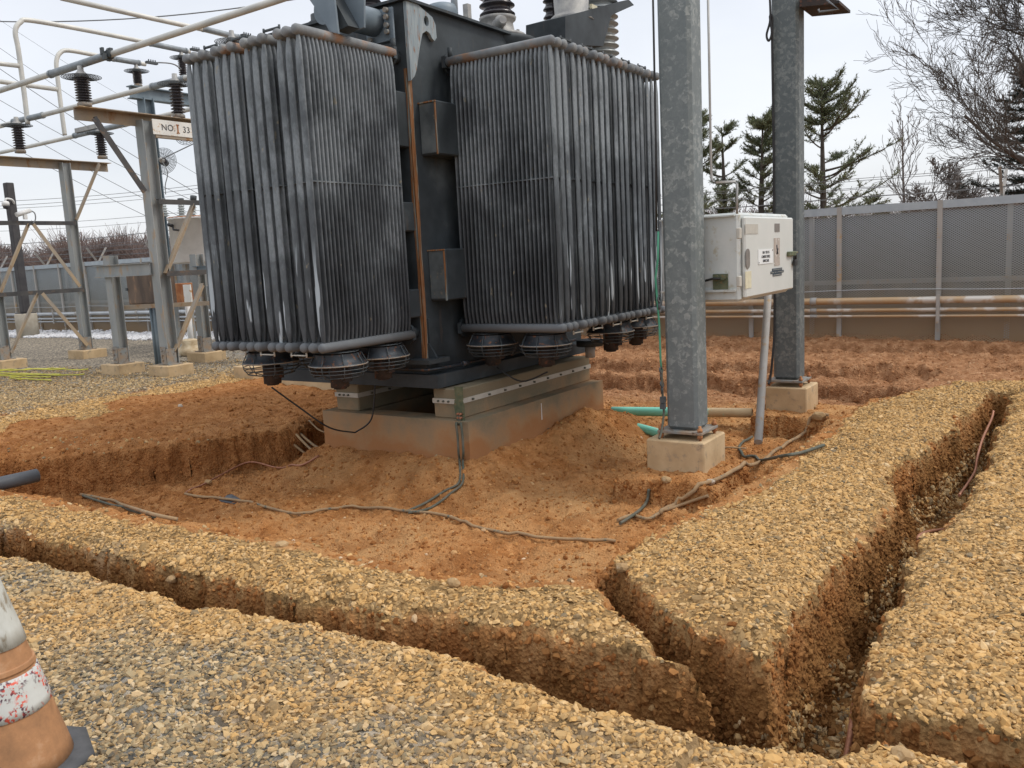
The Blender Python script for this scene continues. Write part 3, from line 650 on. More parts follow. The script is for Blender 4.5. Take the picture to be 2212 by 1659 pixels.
# ------------------------------------------------------------------ transformer plinth
t = thing('concrete_foundation', 'stained concrete foundation block with two raised rails under the transformer', 'foundation', (-5.55, 7.4, -.5))
b = MB(); b.prism([(BX0, BY0), (BX1, BY0), (BX1, BY1), (-5.55, BY1), (-5.55, BY1-.26), (-5.13, BY1-.26), (-5.13, BY0+.24), (-6.0, BY0+.24), (-6.0, BY1-.26), (-5.551, BY1-.26), (-5.551, BY1), (BX0, BY1)], (0, 0, -.55), (1, 0, 0), (0, 1, 0), (0, 0, 1), .70); b.build('base_block', 'base_concrete', t); MB().box((-6.0, BY0+.24, -.5), (-5.13, BY1-.26, -.38)).build('shade_recess_floor', 'base_concrete', t)  # hollow between the rails and its floor added to darken the gap
PX1 = -4.77; PX0 = PX1-.31
for x0, x1 in ((PX0, PX1), (-6.36, -6.05)):
    b = MB().box((x0, 6.17, .15), (x1, 8.66, .43), .01); rail = b.build('concrete_rail', 'base_concrete', t)
    s = MB(); s.box((x1, 6.165, .29), (x1+.008, 8.665, .335)); s.box((x0-.004, 6.157, .29), (x1+.008, 6.165, .335)); s.build('steel_strap', 'label_beige', rail)
    bb = MB()
    for k in range(9): bb.cyl((x1+.008, 6.35+k*.27, .312), (x1+.028, 6.35+k*.27, .312), .011, 6)
    for k in range(3): bb.cyl((x0+.07+k*.06, 6.157, .312), (x0+.07+k*.06, 6.140, .312), .010, 6)
    bb.build('strap_bolt', 'dark_cable', rail)
b = MB().prism([(0, 0), (.012, 0), (.010, .17), (.002, .17)], (BX1+.002, 7.32, -.06), (0, 1, 0), (0, 0, 1), (1, 0, 0), .002); b.build('chalk_mark', 'label_white', t)
# ground connector strap on the rail corner with its pair of cables down the block
t = thing('ground_clamp', 'green corroded bronze ground clamp strapped to the corner of the concrete rail', 'clamp', (-4.75, 6.12, .15))
b = MB(); b.box((-4.79, 6.125, .34), (-4.70, 6.135, .46)); b.prism([(0, 0), (.09, 0), (.105, -.05), (.10, -.22), (.02, -.24), (-.01, -.06)], (-4.79, 6.125, .34), (1, 0, 0), (0, 0, 1), (0, -1, 0), .01); b.build('clamp_plate', 'green_brass', t)
b = MB()
for k in range(4): b.cyl((-4.745+.03*(k % 2), 6.115, .18+.035*(k//2)), (-4.745+.03*(k % 2), 6.085, .18+.035*(k//2)), .011, 8)
b.build('clamp_bolt', 'copper', t)
fc = (BX1, BY0)
for k, off in enumerate((0, .055)):
    pts = [(-4.75+off*.3, 6.10, .20), (-4.74+off*.3, 6.09, .12), (-4.72+off, 6.03, .14), (-4.70+off, 6.015, .02), (-4.69+off, 6.0, -.12)]
    for (u, v) in ([(993, 1000), (992, 1045), (960, 1065), (920, 1090), (880, 1108)], [(1000, 1000), (1000, 1045), (975, 1068), (930, 1100), (882, 1112)])[k]: pts.append(gp(u, v, .012))
    solo('ground_cable', MB().tube(smooth_path(pts, 5), .011, 8), 'dark_cable', ('left', 'right')[k]+' of the twin dark ground cables running down the foundation corner', 'ground cable', pts[-1], 'ground cables lying in the pit')

# ------------------------------------------------------------------ power transformer
XL = [-5.10, -5.21, -5.31, -5.49, -5.60, -5.70, -5.87, -5.97, -6.07, -6.23, -6.34, -6.44]
YR = [6.57, 6.68, 6.78, 6.95, 7.06, 7.16, 7.34, 7.46, 7.57, 7.74, 7.85, 7.96, 8.12, 8.23, 8.33, 8.50, 8.61, 8.72]
ZT, ZB = 3.405, .955
TR = thing('power_transformer', 'huge weathered slate grey power transformer with two banks of finned radiators', 'transformer', (-5.6, 7.5, .43))
TX0, TX1, TY0, TY1 = -7.2, -5.09, 6.11, 9.05
b = MB(); b.box((TX0, TY0, .57), (TX1, TY1, 3.86)); tank = b.build('tank', 'tank', TR)
b = MB(); b.box((TX0-.06, TY0-.05, .445), (TX1+.16, TY1+.06, .569)); b.build('base_flange', 'tank', TR)
b = MB(); b.box((TX0-.05, TY0-.05, 3.861), (TX1+.06, 7.86, 3.885)); b.build('cover_plate', 'tank', TR)
# stiffener boxes
def stif(a, c): b = MB().box(a, c, .012); b.build('stiffener', 'tank', TR)
for z0, z1 in ((2.55, 3.02), (1.24, 1.71)):
    stif((TX1-.02, 6.24, z0), (TX1+.20, 8.95, z1))
    pl_ = MB().box((TX1+.012, 6.235, z0+.02), (TX1+.185, 6.239, z1-.02)).build('end_plate', 'plate_paint', TR)
    MB().beam((TX1+.0, 6.232, z1-.008), (TX1+.20, 6.232, z1-.008), .012, .012).beam((TX1+.192, 6.232, z0), (TX1+.192, 6.232, z1-.02), .012, .012).build('rusty_edge', 'rust_streak', pl_)
for z0, z1 in ((2.62, 3.10), (1.88, 2.14), (1.10, 1.36)):
    stif((TX0+.05, TY0-.2, z0), (TX1-.025, TY0+.02, z1))
# rusty corner seam, lifting hook, jacking pad
b = MB()
zs = np.linspace(.66, 3.3, 26)
for k in range(25):
    wa = .022+.014*vn(zs[k]*2.0, zs[k]*0, 4); wb = .020+.012*vn(zs[k]*3, zs[k]*0+5, 8)
    b.box((TX1+.001, TY0-.004, zs[k]), (TX1+.004, TY0+float(wb)*2.4, zs[k+1]+.001)); b.box((TX1-float(wa)*1.5, TY0-.004, zs[k]), (TX1+.004, TY0-.001, zs[k+1]+.001))
b.build('rusty_seam', 'rust_streak', tank)
hk = [(0, 0), (0, .62), (.16, .59), (.36, .52), (.40, .46), (.405, .35), (.37, .315), (.335, .335), (.31, .37), (.26, .385), (.20, .35), (.15, .22), (.09, .03), (.05, -.04), (.0, -.08)]
# outline starts at the corner, plate lies along the right face
hook = MB()
ho = Vector((TX1+.006, TY0+.0, 3.27))
hole = [(.27+.035*cos(a), .47+.045*sin(a)) for a in np.linspace(pi*.5, pi*2.5, 17)]
def plate_with_hole(b, outer, hole, o, ux, uy, un, t):
    # fan strips from hole to outer by angle
    import math as mm
    cx = sum(p[0] for p in hole[:-1])/(len(hole)-1); cyy = sum(p[1] for p in hole[:-1])/(len(hole)-1)
    import bmesh
    bmh = bmesh.new(); ov = [bmh.verts.new((p[0], p[1], 0)) for p in outer]; hv = [bmh.verts.new((p[0], p[1], 0)) for p in hole[:-1]]
    ed = [bmh.edges.new((ov[i], ov[(i+1) % len(ov)])) for i in range(len(ov))]+[bmh.edges.new((hv[i], hv[(i+1) % len(hv)])) for i in range(len(hv))]
    bmesh.ops.triangle_fill(bmh, use_beauty=True, use_dissolve=False, edges=ed)
    bmh.verts.index_update(); n = len(bmh.verts); P0 = [(v.co.x, v.co.y) for v in bmh.verts]
    o = Vector(o); ux = Vector(ux); uy = Vector(uy); un = Vector(un)
    vs = [o+ux*a+uy*c for a, c in P0]+[o+ux*a+uy*c+un*t for a, c in P0]; fs = []
    for f in bmh.faces:
        ids = [v.index for v in f.verts]; fs.append(tuple(ids)); fs.append(tuple(n+i for i in reversed(ids)))
    for e in bmh.edges:
        if len(e.link_faces) == 1: a, c = e.verts[0].index, e.verts[1].index; fs.append((a, c, n+c, n+a))
    bmh.free(); b.add(vs, fs)
plate_with_hole(hook, hk, hole, ho, (0, 1, 0), (0, 0, 1), (1, 0, 0), .035)
hook.build('lifting_hook', 'hook_paint', TR)
b = MB(); b.prism([(0, 0), (.10, 0), (.015, .13), (.0, .13)], (TX1+.005, TY0+.03, .72), (1, 0, 0), (0, 0, 1), (0, 1, 0), .02)
b.prism([(0, 0), (.24, 0), (.03, .36), (.0, .36)], (TX1+.005, TY0+.05, .72), (0, 1, 0), (0, 0, 1), (1, 0, 0), .015)
b.box((TX1-.16, TY0-.13, .675), (TX1+.14, TY0+.18, .715)); b.build('jacking_pad', 'tank', TR)
b = MB(); b.tube([(TX1-.9, TY0-.08, .62), (TX1+.10, TY0-.08, .62), (TX1+.14, TY0+.1, .62), (TX1+.15, TY1-.4, .62)], .014, 8)
for yy in (6.5, 7.3, 8.2): b.cyl((TX1+.15, yy-.04, .62), (TX1+.15, yy+.04, .62), .028, 8)
b.build('wiring_conduit', 'fan_dark', TR)

# one radiator: panel of oblong tubes; header runs along local +x, tubes hang between, local y is the wide way
NTB = 24
def radiator_panel():
    b = MB(); L = 1.10; hz = ZT-ZB
    prof = [(0, .012, .012), (.045, .013, .014), (.10, .012, .026), (.17, .011, .034), (.30, .010, .036)]
    for k in range(NTB):
        x = .035+k*(L-.06)/(NTB-1); jog = .010*(1 if k % 2 else -1); jx = RS.uniform(-.003, .003)
        rings = [(ZB+d_, a, c, 0) for d_, a, c in prof]+[(ZB+hz*.5, .010, .036, 0)]+[(ZT-d_, a, c, 0) for d_, a, c in reversed(prof)]
        vs = []; n = 10
        for i, (z, a, c, _) in enumerate(rings):
            bend = -.012*(min(1, (z-ZB)/.2) * min(1, (ZT-z)/.2)) if k == 0 else 0
            xx = x+(jx if 0 < i < len(rings)-1 else 0)+bend
            for j in range(n):
                th = 2*pi*j/n; cx_, sx_ = cos(th), sin(th)
                vs.append((xx+a*np.sign(cx_)*abs(cx_)**.7, c*np.sign(sx_)*abs(sx_)**.55, z))
        m_ = len(rings); b.add(vs, [(i*n+j, i*n+(j+1) % n, (i+1)*n+(j+1) % n, (i+1)*n+j) for i in range(m_-1) for j in range(n)], True)
    # spacer rod across the panel at mid height
    b.beam((.03, 0, 2.27), (L-.03, 0, 2.27), .060, .010)
    return b
pan = radiator_panel()
def header_mesh(zc):
    b = MB(); r = .041
    prof = [(0.0, -.018), (.018, -.016), (.033, -.009), (r, .006), (r, 1.12)]
    b.lathe((0, 0, zc), [(rr, h) for rr, h in prof], 16, (1, 0, 0)); return b
def mk_mesh(name, mb, mat):
    me = bpy.data.meshes.new(name); me.from_pydata(mb.v, [], mb.f); me.polygons.foreach_set('use_smooth', mb.sm); me.materials.append(M[mat]); me.update(); return me
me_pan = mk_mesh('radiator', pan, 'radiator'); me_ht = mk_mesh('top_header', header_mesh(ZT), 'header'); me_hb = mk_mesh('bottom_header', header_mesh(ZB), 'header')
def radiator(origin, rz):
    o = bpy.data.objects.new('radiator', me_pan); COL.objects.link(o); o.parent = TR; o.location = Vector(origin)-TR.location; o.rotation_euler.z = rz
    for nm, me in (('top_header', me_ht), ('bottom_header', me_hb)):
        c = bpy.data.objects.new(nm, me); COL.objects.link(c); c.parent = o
    return o
Yo_L = 4.83; Xo_R = -3.86
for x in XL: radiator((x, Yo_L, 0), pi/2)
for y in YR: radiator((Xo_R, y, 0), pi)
# header stubs and valves to the tank
for x in XL[::3]:
    for z in (ZT, ZB):
        b = MB(); b.cyl((x-.1, 5.9, z), (x-.1, TY0, z), .055, 12); b.cyl((x-.1, 5.98, z), (x-.1, 6.01, z), .10, 12); b.box((x-.25, 5.93, z-.05), (x+.03, 5.97, z+.05)); b.build('radiator_valve', 'tank', TR)
for y in YR[::3]:
    for z in (ZT, ZB):
        b = MB(); b.cyl((-5.0, y+.1, z), (TX1, y+.1, z), .055, 12); b.cyl((-5.05, y+.1, z), (-5.02, y+.1, z), .10, 12); b.box((-5.03, y-.03, z-.05), (-4.99, y+.25, z+.05)); b.build('radiator_valve', 'tank', TR)
MB().cyl((-5.1, 5.96, ZT+.03), (-5.1, 5.96, ZT+.12), .025, 8).build('plug', 'tank', TR); MB().cyl((-4.95, YR[0], ZT+.03), (-4.95, YR[0], ZT+.12), .022, 8).build('plug', 'tank', TR)
# tie links between radiator groups
def link(p, q):
    b = MB(); d = Vector(q)-Vector(p)
    b.beam(Vector(p)+Vector((0, 0, .0)), Vector(q)+Vector((0, 0, .0)), .026, .012)
    for e in (p, q): b.cyl(Vector(e)-Vector((0, 0, .03)), Vector(e)+Vector((0, 0, .02)), .009, 6)
    b.build('tie_link', 'guard', TR)
for a, c in ((2, 3), (5, 6), (8, 9)):
    link((XL[a], Yo_L+.04, ZT+.055), (XL[c], Yo_L+.04, ZT+.055)); 
    b = MB(); b.beam((XL[a], Yo_L+.03, ZB-.065), (XL[c], Yo_L+.03, ZB-.065), .02, .008); b.cyl((XL[a], Yo_L+.03, ZB-.08), (XL[a], Yo_L+.03, ZB-.03), .008, 6); b.cyl((XL[c], Yo_L+.03, ZB-.08), (XL[c], Yo_L+.03, ZB-.03), .008, 6); b.build('tie_link', 'label_beige', TR)
for a, c in ((2, 3), (5, 6), (8, 9), (11, 12), (14, 15)):
    link((Xo_R-.04, YR[a], ZT+.055), (Xo_R-.04, YR[c], ZT+.055))
    b = MB(); b.beam((Xo_R-.03, YR[a], ZB-.065), (Xo_R-.03, YR[c], ZB-.065), .02, .008); b.cyl((Xo_R-.03, YR[a], ZB-.08), (Xo_R-.03, YR[a], ZB-.03), .008, 6); b.cyl((Xo_R-.03, YR[c], ZB-.08), (Xo_R-.03, YR[c], ZB-.03), .008, 6); b.build('tie_link', 'label_beige', TR)
# cooling fans hung under the radiators
def fan(x, y, zt=.885, R=.245):
    b = MB(); b.lathe((x, y, zt), [(R*.80, 0), (R*.80, -.03), (R*.85, -.055), (R*.93, -.078), (R*1.0, -.09), (R*1.0, -.10), (R*.86, -.08), (R*.78, -.04), (R*.76, 0), (R*.80, 0)], 28, caps=False)
    f = b.build('cooling_fan', 'fan_dark', TR)
    rm = MB().ring((x, y, zt-.095), R*1.0, .006, 28, 5); rm.build('rim', 'rim_rust', f)
    c = MB()
    for dz, rr in ((-.13, .99), (-.16, .95), (-.195, .82)): c.ring((x, y, zt+dz), R*rr, .0042, 26, 4)
    for rr in (.25, .42, .58, .72): c.ring((x, y, zt+.012), R*rr, .003, 22, 4)
    for k in range(8):
        a = 2*pi*k/8+.2; u = Vector((cos(a), sin(a), 0)); p = Vector((x, y, zt))
        c.tube([p+u*R*.80+Vector((0, 0, .0)), p+u*R*1.0-Vector((0, 0, .095)), p+u*R*.97-Vector((0, 0, .145)), p+u*R*.83-Vector((0, 0, .195)), p+u*R*.35-Vector((0, 0, .22))], .0045, 5)
    for k in range(6):
        a = 2*pi*k/6; u = Vector((cos(a), sin(a), 0)); c.tube([Vector((x, y, zt+.012))+u*R*.2, Vector((x, y, zt+.012))+u*R*.8], .0035, 4)
    c.build('wire_guard', 'guard', f)
    mo = MB(); mo.cyl((x, y, zt-.08), (x, y, zt-.29), .078, 14); mo.cyl((x, y, zt-.29), (x, y, zt-.305), .055, 12); mo.box((x+.05, y-.04, zt-.24), (x+.11, y+.04, zt-.14)); mo.build('motor', 'fan_motor', f)
    bl = MB()
    for k in range(4):
        a = 2*pi*k/4; u = Vector((cos(a), sin(a), 0)); v = Vector((-sin(a), cos(a), 0)); p = Vector((x, y, zt-.06))
        bl.add([p+u*.04-v*.03+Vector((0, 0, .015)), p+u*.04+v*.03-Vector((0, 0, .015)), p+u*R*.72+v*.075-Vector((0, 0, .03)), p+u*R*.72-v*.05+Vector((0, 0, .02))]+[Vector(q)+Vector((0, 0, .004)) for q in (p+u*.04-v*.03+Vector((0, 0, .015)), p+u*.04+v*.03-Vector((0, 0, .015)), p+u*R*.72+v*.075-Vector((0, 0, .03)), p+u*R*.72-v*.05+Vector((0, 0, .02)))], [(3, 2, 1, 0), (4, 5, 6, 7), (0, 1, 5, 4), (1, 2, 6, 5), (2, 3, 7, 6), (3, 0, 4, 7)])
    bl.build('fan_blades', 'rusty', f)
for x, y in ((-5.22, 5.12), (-5.22, 5.66), (-6.06, 5.12), (-6.02, 5.66), (-4.76, 6.72), (-4.18, 6.76), (-4.12, 7.95), (-4.12, 8.55)): fan(x, y)
for l in ([(-6.06, 5.1, .56), (-5.95, 5.3, .35), (-5.85, 5.55, .12), (-5.9, 5.9, .0), (-5.95, 6.0, -.02)], [(-5.95, 6.0, -.02), (-5.75, 6.02, .12), (-5.68, 6.03, .45)], [(-4.76, 6.78, .55), (-4.5, 6.8, .42), (-4.2, 6.8, .52)]):
    MB().tube(smooth_path(l, 6), .008, 6).build('fan_lead', 'black_cable', TR)
dv = P(1275, 772, X=-4.62); MB().cyl((dv[0], dv[1], dv[2]), (dv[0], dv[1], dv[2]+.13), .055, 14).build('drain_valve', 'conduit', TR)
MB().cyl((dv[0], dv[1], dv[2]+.13), (dv[0], dv[1], dv[2]+.2), .15, 18).build('drain_flange', 'tank', TR)
MB().box((-6.05, 8.52, .15), (-5.08, 8.62, .43)).build('gap_light_blocker', 'base_concrete', bpy.data.objects['concrete_foundation'])  # added wall that blocks sky light at the back of the gap

# ---- turrets, bushings and brackets on the cover
def sheds(c, z0, z1, r, R, n, seg=18, shape='dome'):
    pr = []; st = (z1-z0)/n
    for k in range(n):
        z = z0+k*st; pr += [(r, z), (r*1.02, z+st*.30), (R, z+st*.36), (R*1.0, z+st*.46), (r*1.12, z+st*.78), (r, z+st*.95)]
    pr.append((r, z1)); return MB().lathe((c[0], c[1], 0), pr, seg)
# left: bracket frame with cylinder (surge arrester / pipe turret)
def prismY(pp, Yc, t, nm, mat, par=None):
    pts = [P(u, v, Y=Yc) for u, v in pp]; return MB().prism([(p[0]-pts[0][0], p[2]-pts[0][2]) for p in pts], pts[0], (1, 0, 0), (0, 0, 1), (0, 1, 0), t).build(nm, mat, par or TR)
prismY([(702, -60), (702, 50), (717, 78), (786, 59), (786, -60)], 5.40, .02, 'turret_bracket', 'frame_blue')
prismY([(625, -60), (655, -20), (718, 70), (730, 72), (715, -60)], 5.20, .02, 'bracket_web', 'frame_blue')
prismY([(690, -60), (752, 55), (728, 68), (668, -30)], 5.26, .13, 'bracket_gusset', 'tank')
pc = P(806, 50, Y=6.02); MB().cyl((pc[0]-.01, 5.43, pc[2]), (pc[0]+.01, 6.02, pc[2]), .118, 28).build('turret', 'frame_blue', TR)
a_ = P(793, 98, Y=6.02); c_ = P(846, 14, Y=6.02); a2 = P(846, 86, Y=6.02)
pl = MB().box((a_[0], 6.02, a2[2]), (c_[0], 6.04, c_[2])).build('turret_flange', 'frame_blue', TR)
for (u, v) in ((835, 22), (836, 37), (837, 55), (838, 69), (802, 88)):
    e_ = P(u, v, Y=6.01); MB().cyl(e_, e_-[0, .03, 0], .024, 6).build('bolt', 'rim_rust', pl)
def shed_part(px_, py0, py1, Yc, rp, Rp, n, mat, nm='bushing'):
    a = P(px_, py0, Y=Yc); c = P(px_, py1, Y=Yc); return sheds(a, a[2], c[2]+.0, rp, Rp, n).build(nm, mat, TR)
shed_part(795, 30, -60, 6.35, .10, .13, 5, 'porcelain', 'small_bushing')
q = P(695, 50, Y=6.8); b = MB(); b.lathe((q[0], 6.8, q[2]-.12), [(.14, 0), (.14, .12), (.11, .14), (.11, .2)], 18); b.build('vent_cap', 'tank', TR)
# blue pipe turret behind the hook
q = P(955, 30, X=-5.6); b = MB(); b.lathe((q[0], q[1], 3.9), [(.16, 0), (.16, .22), (.14, .27), (.08, .29)], 20); b.build('relief_pipe', 'frame_blue', TR)
q = P(982, 20, X=-5.5); b = MB(); b.cyl((q[0], q[1], 3.88), (q[0], q[1], 4.6), .035, 10); b.build('mesh_sleeve', 'sleeve', TR)
q = P(1010, 40, X=-5.3); b = MB(); b.box((q[0]-.03, q[1]-.03, 3.88), (q[0]+.03, q[1]+.03, 4.13)); b.build('lift_post', 'casting', TR)
# front HV bushing: flange, casting, dark porcelain
qx, qy = -5.35, P(1076, 62, X=-5.35)[1]
b = MB(); b.lathe((qx, qy, 3.70), [(.30, 0), (.40, .14), (.40, .18), (.31, .20)], 28); b.build('bushing_turret', 'tank', TR)
b = MB(); b.lathe((qx, qy, 3.905), [(.29, 0), (.29, .035), (.18, .05), (.16, .17), (.19, .19), (.20, .22), (.15, .23)], 26)
for k in range(8): a = 2*pi*k/8; b.cyl((qx+.25*cos(a), qy+.25*sin(a), 3.94), (qx+.25*cos(a), qy+.25*sin(a), 3.965), .018, 6)
b.lathe((qx+.08, qy-.14, 4.02), [(.055, 0), (.055, .12), (.065, .125), (.04, .20)], 14, (.8, -.6, 0)); b.build('bushing_casting', 'casting', TR)
sheds((qx, qy), 4.12, 5.2, .14, .19, 12, 22).build('bushing', 'porcelain', TR)
# right LV bushing on a dark bracket
bx_ = -5.0; by_ = P(1235, 40, X=bx_)[1]; zb_ = P(1235, 45, X=bx_)[2]
pts = [P(1178, 105, X=bx_), P(1178, 45, X=bx_), P(1318, 8, X=bx_), P(1330, 20, X=bx_), P(1280, 42, X=bx_), P(1262, 108, X=bx_)]
b = MB(); b.prism([(p[1]-pts[0][1], p[2]-pts[0][2]) for p in pts], (bx_-.25, pts[0][1], pts[0][2]), (0, 1, 0), (0, 0, 1), (1, 0, 0), .5); b.build('bushing_bracket', 'tank', TR)
b = MB(); b.lathe((bx_, by_, zb_-.02), [(.26, 0), (.24, .05), (.19, .09), (.20, .25), (.17, .26)], 26); b.build('bushing_casting', 'casting', TR)
sheds((bx_, by_), zb_+.24, zb_+1.1, .13, .18, 9, 22).build('bushing', 'porcelain', TR)
yb_ = P(1192, 30, X=bx_-.3)[1]; sheds((bx_-.3, yb_), zb_-.03, zb_+.7, .07, .10, 8, 18).build('small_bushing', 'porcelain', TR)
b = MB(); b.box((bx_+.17, by_+.12, zb_+.12), (bx_+.20, by_+.25, zb_+.17)); b.build('name_plate', 'paper', TR)
hx = -5.1; hy = P(1296, 60, X=hx)[1]; hz0 = P(1296, 118, X=hx)[2]
sheds((hx, hy), hz0-.2, hz0+1.5, .165, .225, 20, 26).build('tall_bushing', 'white_porcelain', TR)
b = MB(); b.box((TX0, 7.9, 3.865), (TX1, TY1, 3.88)); b.box((hx-.32, hy-.32, 3.88), (hx+.32, hy+.32, hz0-.2)); b.build('rear_turret', 'tank', TR)

# ------------------------------------------------------------------ poles on footings
def pole(nm, x0, x1, y0, y1, ztop, foot, mat, lab, flab, zf=0.0, gr='galvanised steel support poles'):
    ft = solo('concrete_footing', MB().box((foot[0], foot[2], -.6), (foot[1], foot[3], zf), .012), 'concrete_tan', flab, 'footing', ((foot[0]+foot[1])/2, (foot[2]+foot[3])/2, -.6), 'tan concrete footings under the poles')
    r = thing(nm, lab, 'steel pole', ((x0+x1)/2, (y0+y1)/2, zf), gr)
    MB().box((x0, y0, zf+.075), (x1, y1, ztop), .028).build('shaft', mat, r)
    cx_, cy_ = (x0+x1)/2, (y0+y1)/2
    MB().box((cx_-.20, cy_-.19, zf+.05), (cx_+.20, cy_+.19, zf+.074), .003).build('base_plate', 'rim_rust', r)
    for sx in (-1, 1):
        for sy_ in (-1, 1):
            px_, py_ = cx_+sx*.175, cy_+sy_*.165; b = MB(); b.cyl((px_, py_, zf-.01), (px_, py_, zf+.125), .013, 8); b.cyl((px_, py_, zf+.075), (px_, py_, zf+.10), .024, 6); b.cyl((px_, py_, zf+.018), (px_, py_, zf+.048), .024, 6)
            b.build('anchor_bolt', 'rusty', r)
    return r
p1o = pole('steel_pole', -2.975, -2.695, 6.72, 6.98, 6.2, (-3.12, -2.60, 6.61, 7.12), 'pole_galv', 'thick nearer galvanised pole with bright spangle standing beside the radiators', 'nearer concrete footing, under the thick spangled pole')
p2o = pole('steel_pole', -2.96, -2.67, 9.68, 9.93, 6.6, (-3.02, -2.56, 9.58, 10.07), 'pole_galv2', 'darker galvanised pole farther back, behind the white cabinet', 'farther concrete footing, under the darker pole')
bk = P(1741, 22, Y=9.8); bk2 = P(1826, 14, Y=9.8)
b = MB(); b.prism([(0, 0), (bk2[0]-bk[0], bk2[2]-bk[2]), (bk2[0]-bk[0], bk2[2]-bk[2]+.03), (0, .12)], (bk[0]-.02, 9.62, bk[2]), (1, 0, 0), (0, 0, 1), (0, 1, 0), .5); b.build('platform_plate', 'fan_motor', p2o)
MB().tube([P(1768, 20, Y=9.5), P(1770, 26, Y=9.5), P(1812, 20, Y=9.5), P(1786, 0, Y=9.5)], .012, 6).build('platform_rod', 'wire', p2o)
# cords on the poles
def cordpts(l): return smooth_path(l, 5)
solo('ground_wire', MB().tube([P(1410, -30, Y=6.60), P(1413, 120, Y=6.64), P(1417, 330, Y=6.66), P(1418, 500, Y=6.66)], .009, 6), 'black_cable', 'black cable running down the left edge of the nearer pole', 'cable', P(1418, 500, Y=6.66), 'cables on the poles')
t = thing('hanging_line', 'frayed green cord with shackles hanging down the left side of the nearer pole', 'cord', P(1425, 925, Y=6.6))
MB().tube([P(1422, 500, Y=6.62), P(1421, 560, Y=6.62), P(1416, 600, Y=6.62), P(1419, 640, Y=6.62), P(1424, 700, Y=6.62), P(1427, 780, Y=6.62), P(1429, 800, Y=6.62)], .009, 7).build('rope', 'green_rope', t)
b = MB()
for (u, v) in ((1424, 648), (1430, 830), (1428, 800)): c_ = P(u, v, Y=6.6); b.ring(c_, .024, .007, 14, 6, (1, 0, .2)); b.cyl((c_[0], c_[1], c_[2]-.02), (c_[0], c_[1], c_[2]-.08), .012, 8)
b.build('shackle', 'guard', t)
MB().tube(cordpts([P(1429, 800, Y=6.6), P(1431, 850, Y=6.6), P(1434, 890, Y=6.62), P(1429, 930, Y=6.55), P(1424, 948, Y=6.5)]), .010, 7).build('tail', 'dark_cable', t)
b = MB()
for v in (862, 876): c_ = P(1432, v, Y=6.6); b.box((c_[0]-.02, c_[1]-.02, c_[2]-.03), (c_[0]+.02, c_[1]+.02, c_[2]+.02))
b.build('clamp', 'guard', t)
solo('drop_cable', MB().tube(cordpts([P(1662, -20, Y=9.6), P(1664, 40, Y=9.6), P(1656, 75, Y=9.6), P(1661, 88, Y=9.6), P(1667, 70, Y=9.6), P(1663, 36, Y=9.6), P(1668, 40, Y=9.62), P(1668, 100, Y=9.63), P(1671, 300, Y=9.65), P(1672, 500, Y=9.65), P(1673, 700, Y=9.65), P(1669, 770, Y=9.6), P(1664, 815, Y=9.6), P(1660, 830, Y=9.55)]), .013, 6), 'black_cable', 'black looped cable tied to the left side of the darker pole', 'cable', P(1660, 830, Y=9.55), 'cables on the poles')
cbx = -2.42
solo('copper_rod', MB().tube([P(1529, -20, X=-2.55), P(1532, 140, X=-2.55), P(1536, 370, X=-2.55), P(1538, 388, X=-2.55), P(1545, 394, X=-2.50), P(1588, 392, X=-2.45), P(1592, 398, X=-2.42), P(1592, 462, X=-2.42)], .010, 7), 'thin_conduit', 'thin grey conduit dropping beside the nearer pole into the cabinet top', 'conduit', P(1592, 462, X=-2.42))

# ------------------------------------------------------------------ cabinet
cY0, cY1, cz0, cz1 = 7.10, 8.46, 1.165, 1.845
CB = thing('control_cabinet', 'white metal switch control cabinet with padlocked door between the two poles', 'cabinet', (cbx-.4, 7.7, cz0))
MB().box((cbx-.72, cY0-.03, cz0-.03), (cbx-.02, cY1+.02, cz1+.03), .02).build('body', 'white_paint', CB)
for e_ in (((cbx-.72, cY0-.055, cz1+.0), (cbx-.05, cY0-.031, cz1+.012)), ((cbx-.72, cY0-.06, cz0+.055), (cbx-.05, cY0-.031, cz0+.075))): MB().box(*e_).build('mounting_rail', 'white_paint', CB)
door = MB().box((cbx-.018, cY0+.02, cz0-.005), (cbx+.02, cY1+.05, cz1-.005), .012).build('door', 'white_door', CB)
def dp(u, v):   # crop coordinates of the door measured on the photograph -> (Y, Z) on the door plane
    p = P((2600+u*.3617)*.5486, (750+v*.3617)*.5486, X=cbx+.02); return p[1], p[2]
def dpanel(nm, u0, v0, u1, v1, mat, th=.003, par=None):
    y0, z0 = dp(u0, (v0+v1)/2)[0], dp((u0+u1)/2, v1)[1]; y1, z1 = dp(u1, (v0+v1)/2)[0], dp((u0+u1)/2, v0)[1]
    return MB().box((cbx+.021, y0, z0), (cbx+.021+th, y1, z1)).build(nm, mat, par or door), (y0, y1, z0, z1)
dpanel('faded_label', 922, 366, 1060, 472, 'label_beige')
dpanel('dark_label', 1243, 360, 1296, 450, 'label_dark')
dpanel('peeled_label', 1236, 517, 1297, 817, 'peel')
y0, z0 = dp(925, 635); y1, z1 = dp(970, 850)
b = MB(); yc = (y0+y1)/2; wv = (y1-y0)/2
b.prism([(wv*cos(a), (z0-z1)/2*np.sign(sin(a))*(1-.0)+wv*.9*sin(a)-np.sign(sin(a))*wv*.9) for a in np.linspace(0, 2*pi, 20, endpoint=False)], (cbx+.021, yc, (z0+z1)/2), (0, 1, 0), (0, 0, 1), (1, 0, 0), .006); b.build('window_slot', 'label_dark', door)
dpanel('paper_tag', 922, 880, 987, 1065, 'paper')
s_, (a0, a1, b0, b1) = dpanel('name_sign', 1062, 640, 1220, 797, 'label_white', .004)
tag(s_, 'white sign reading 110-1 TR H S CANDLE STICK SWITCHER')
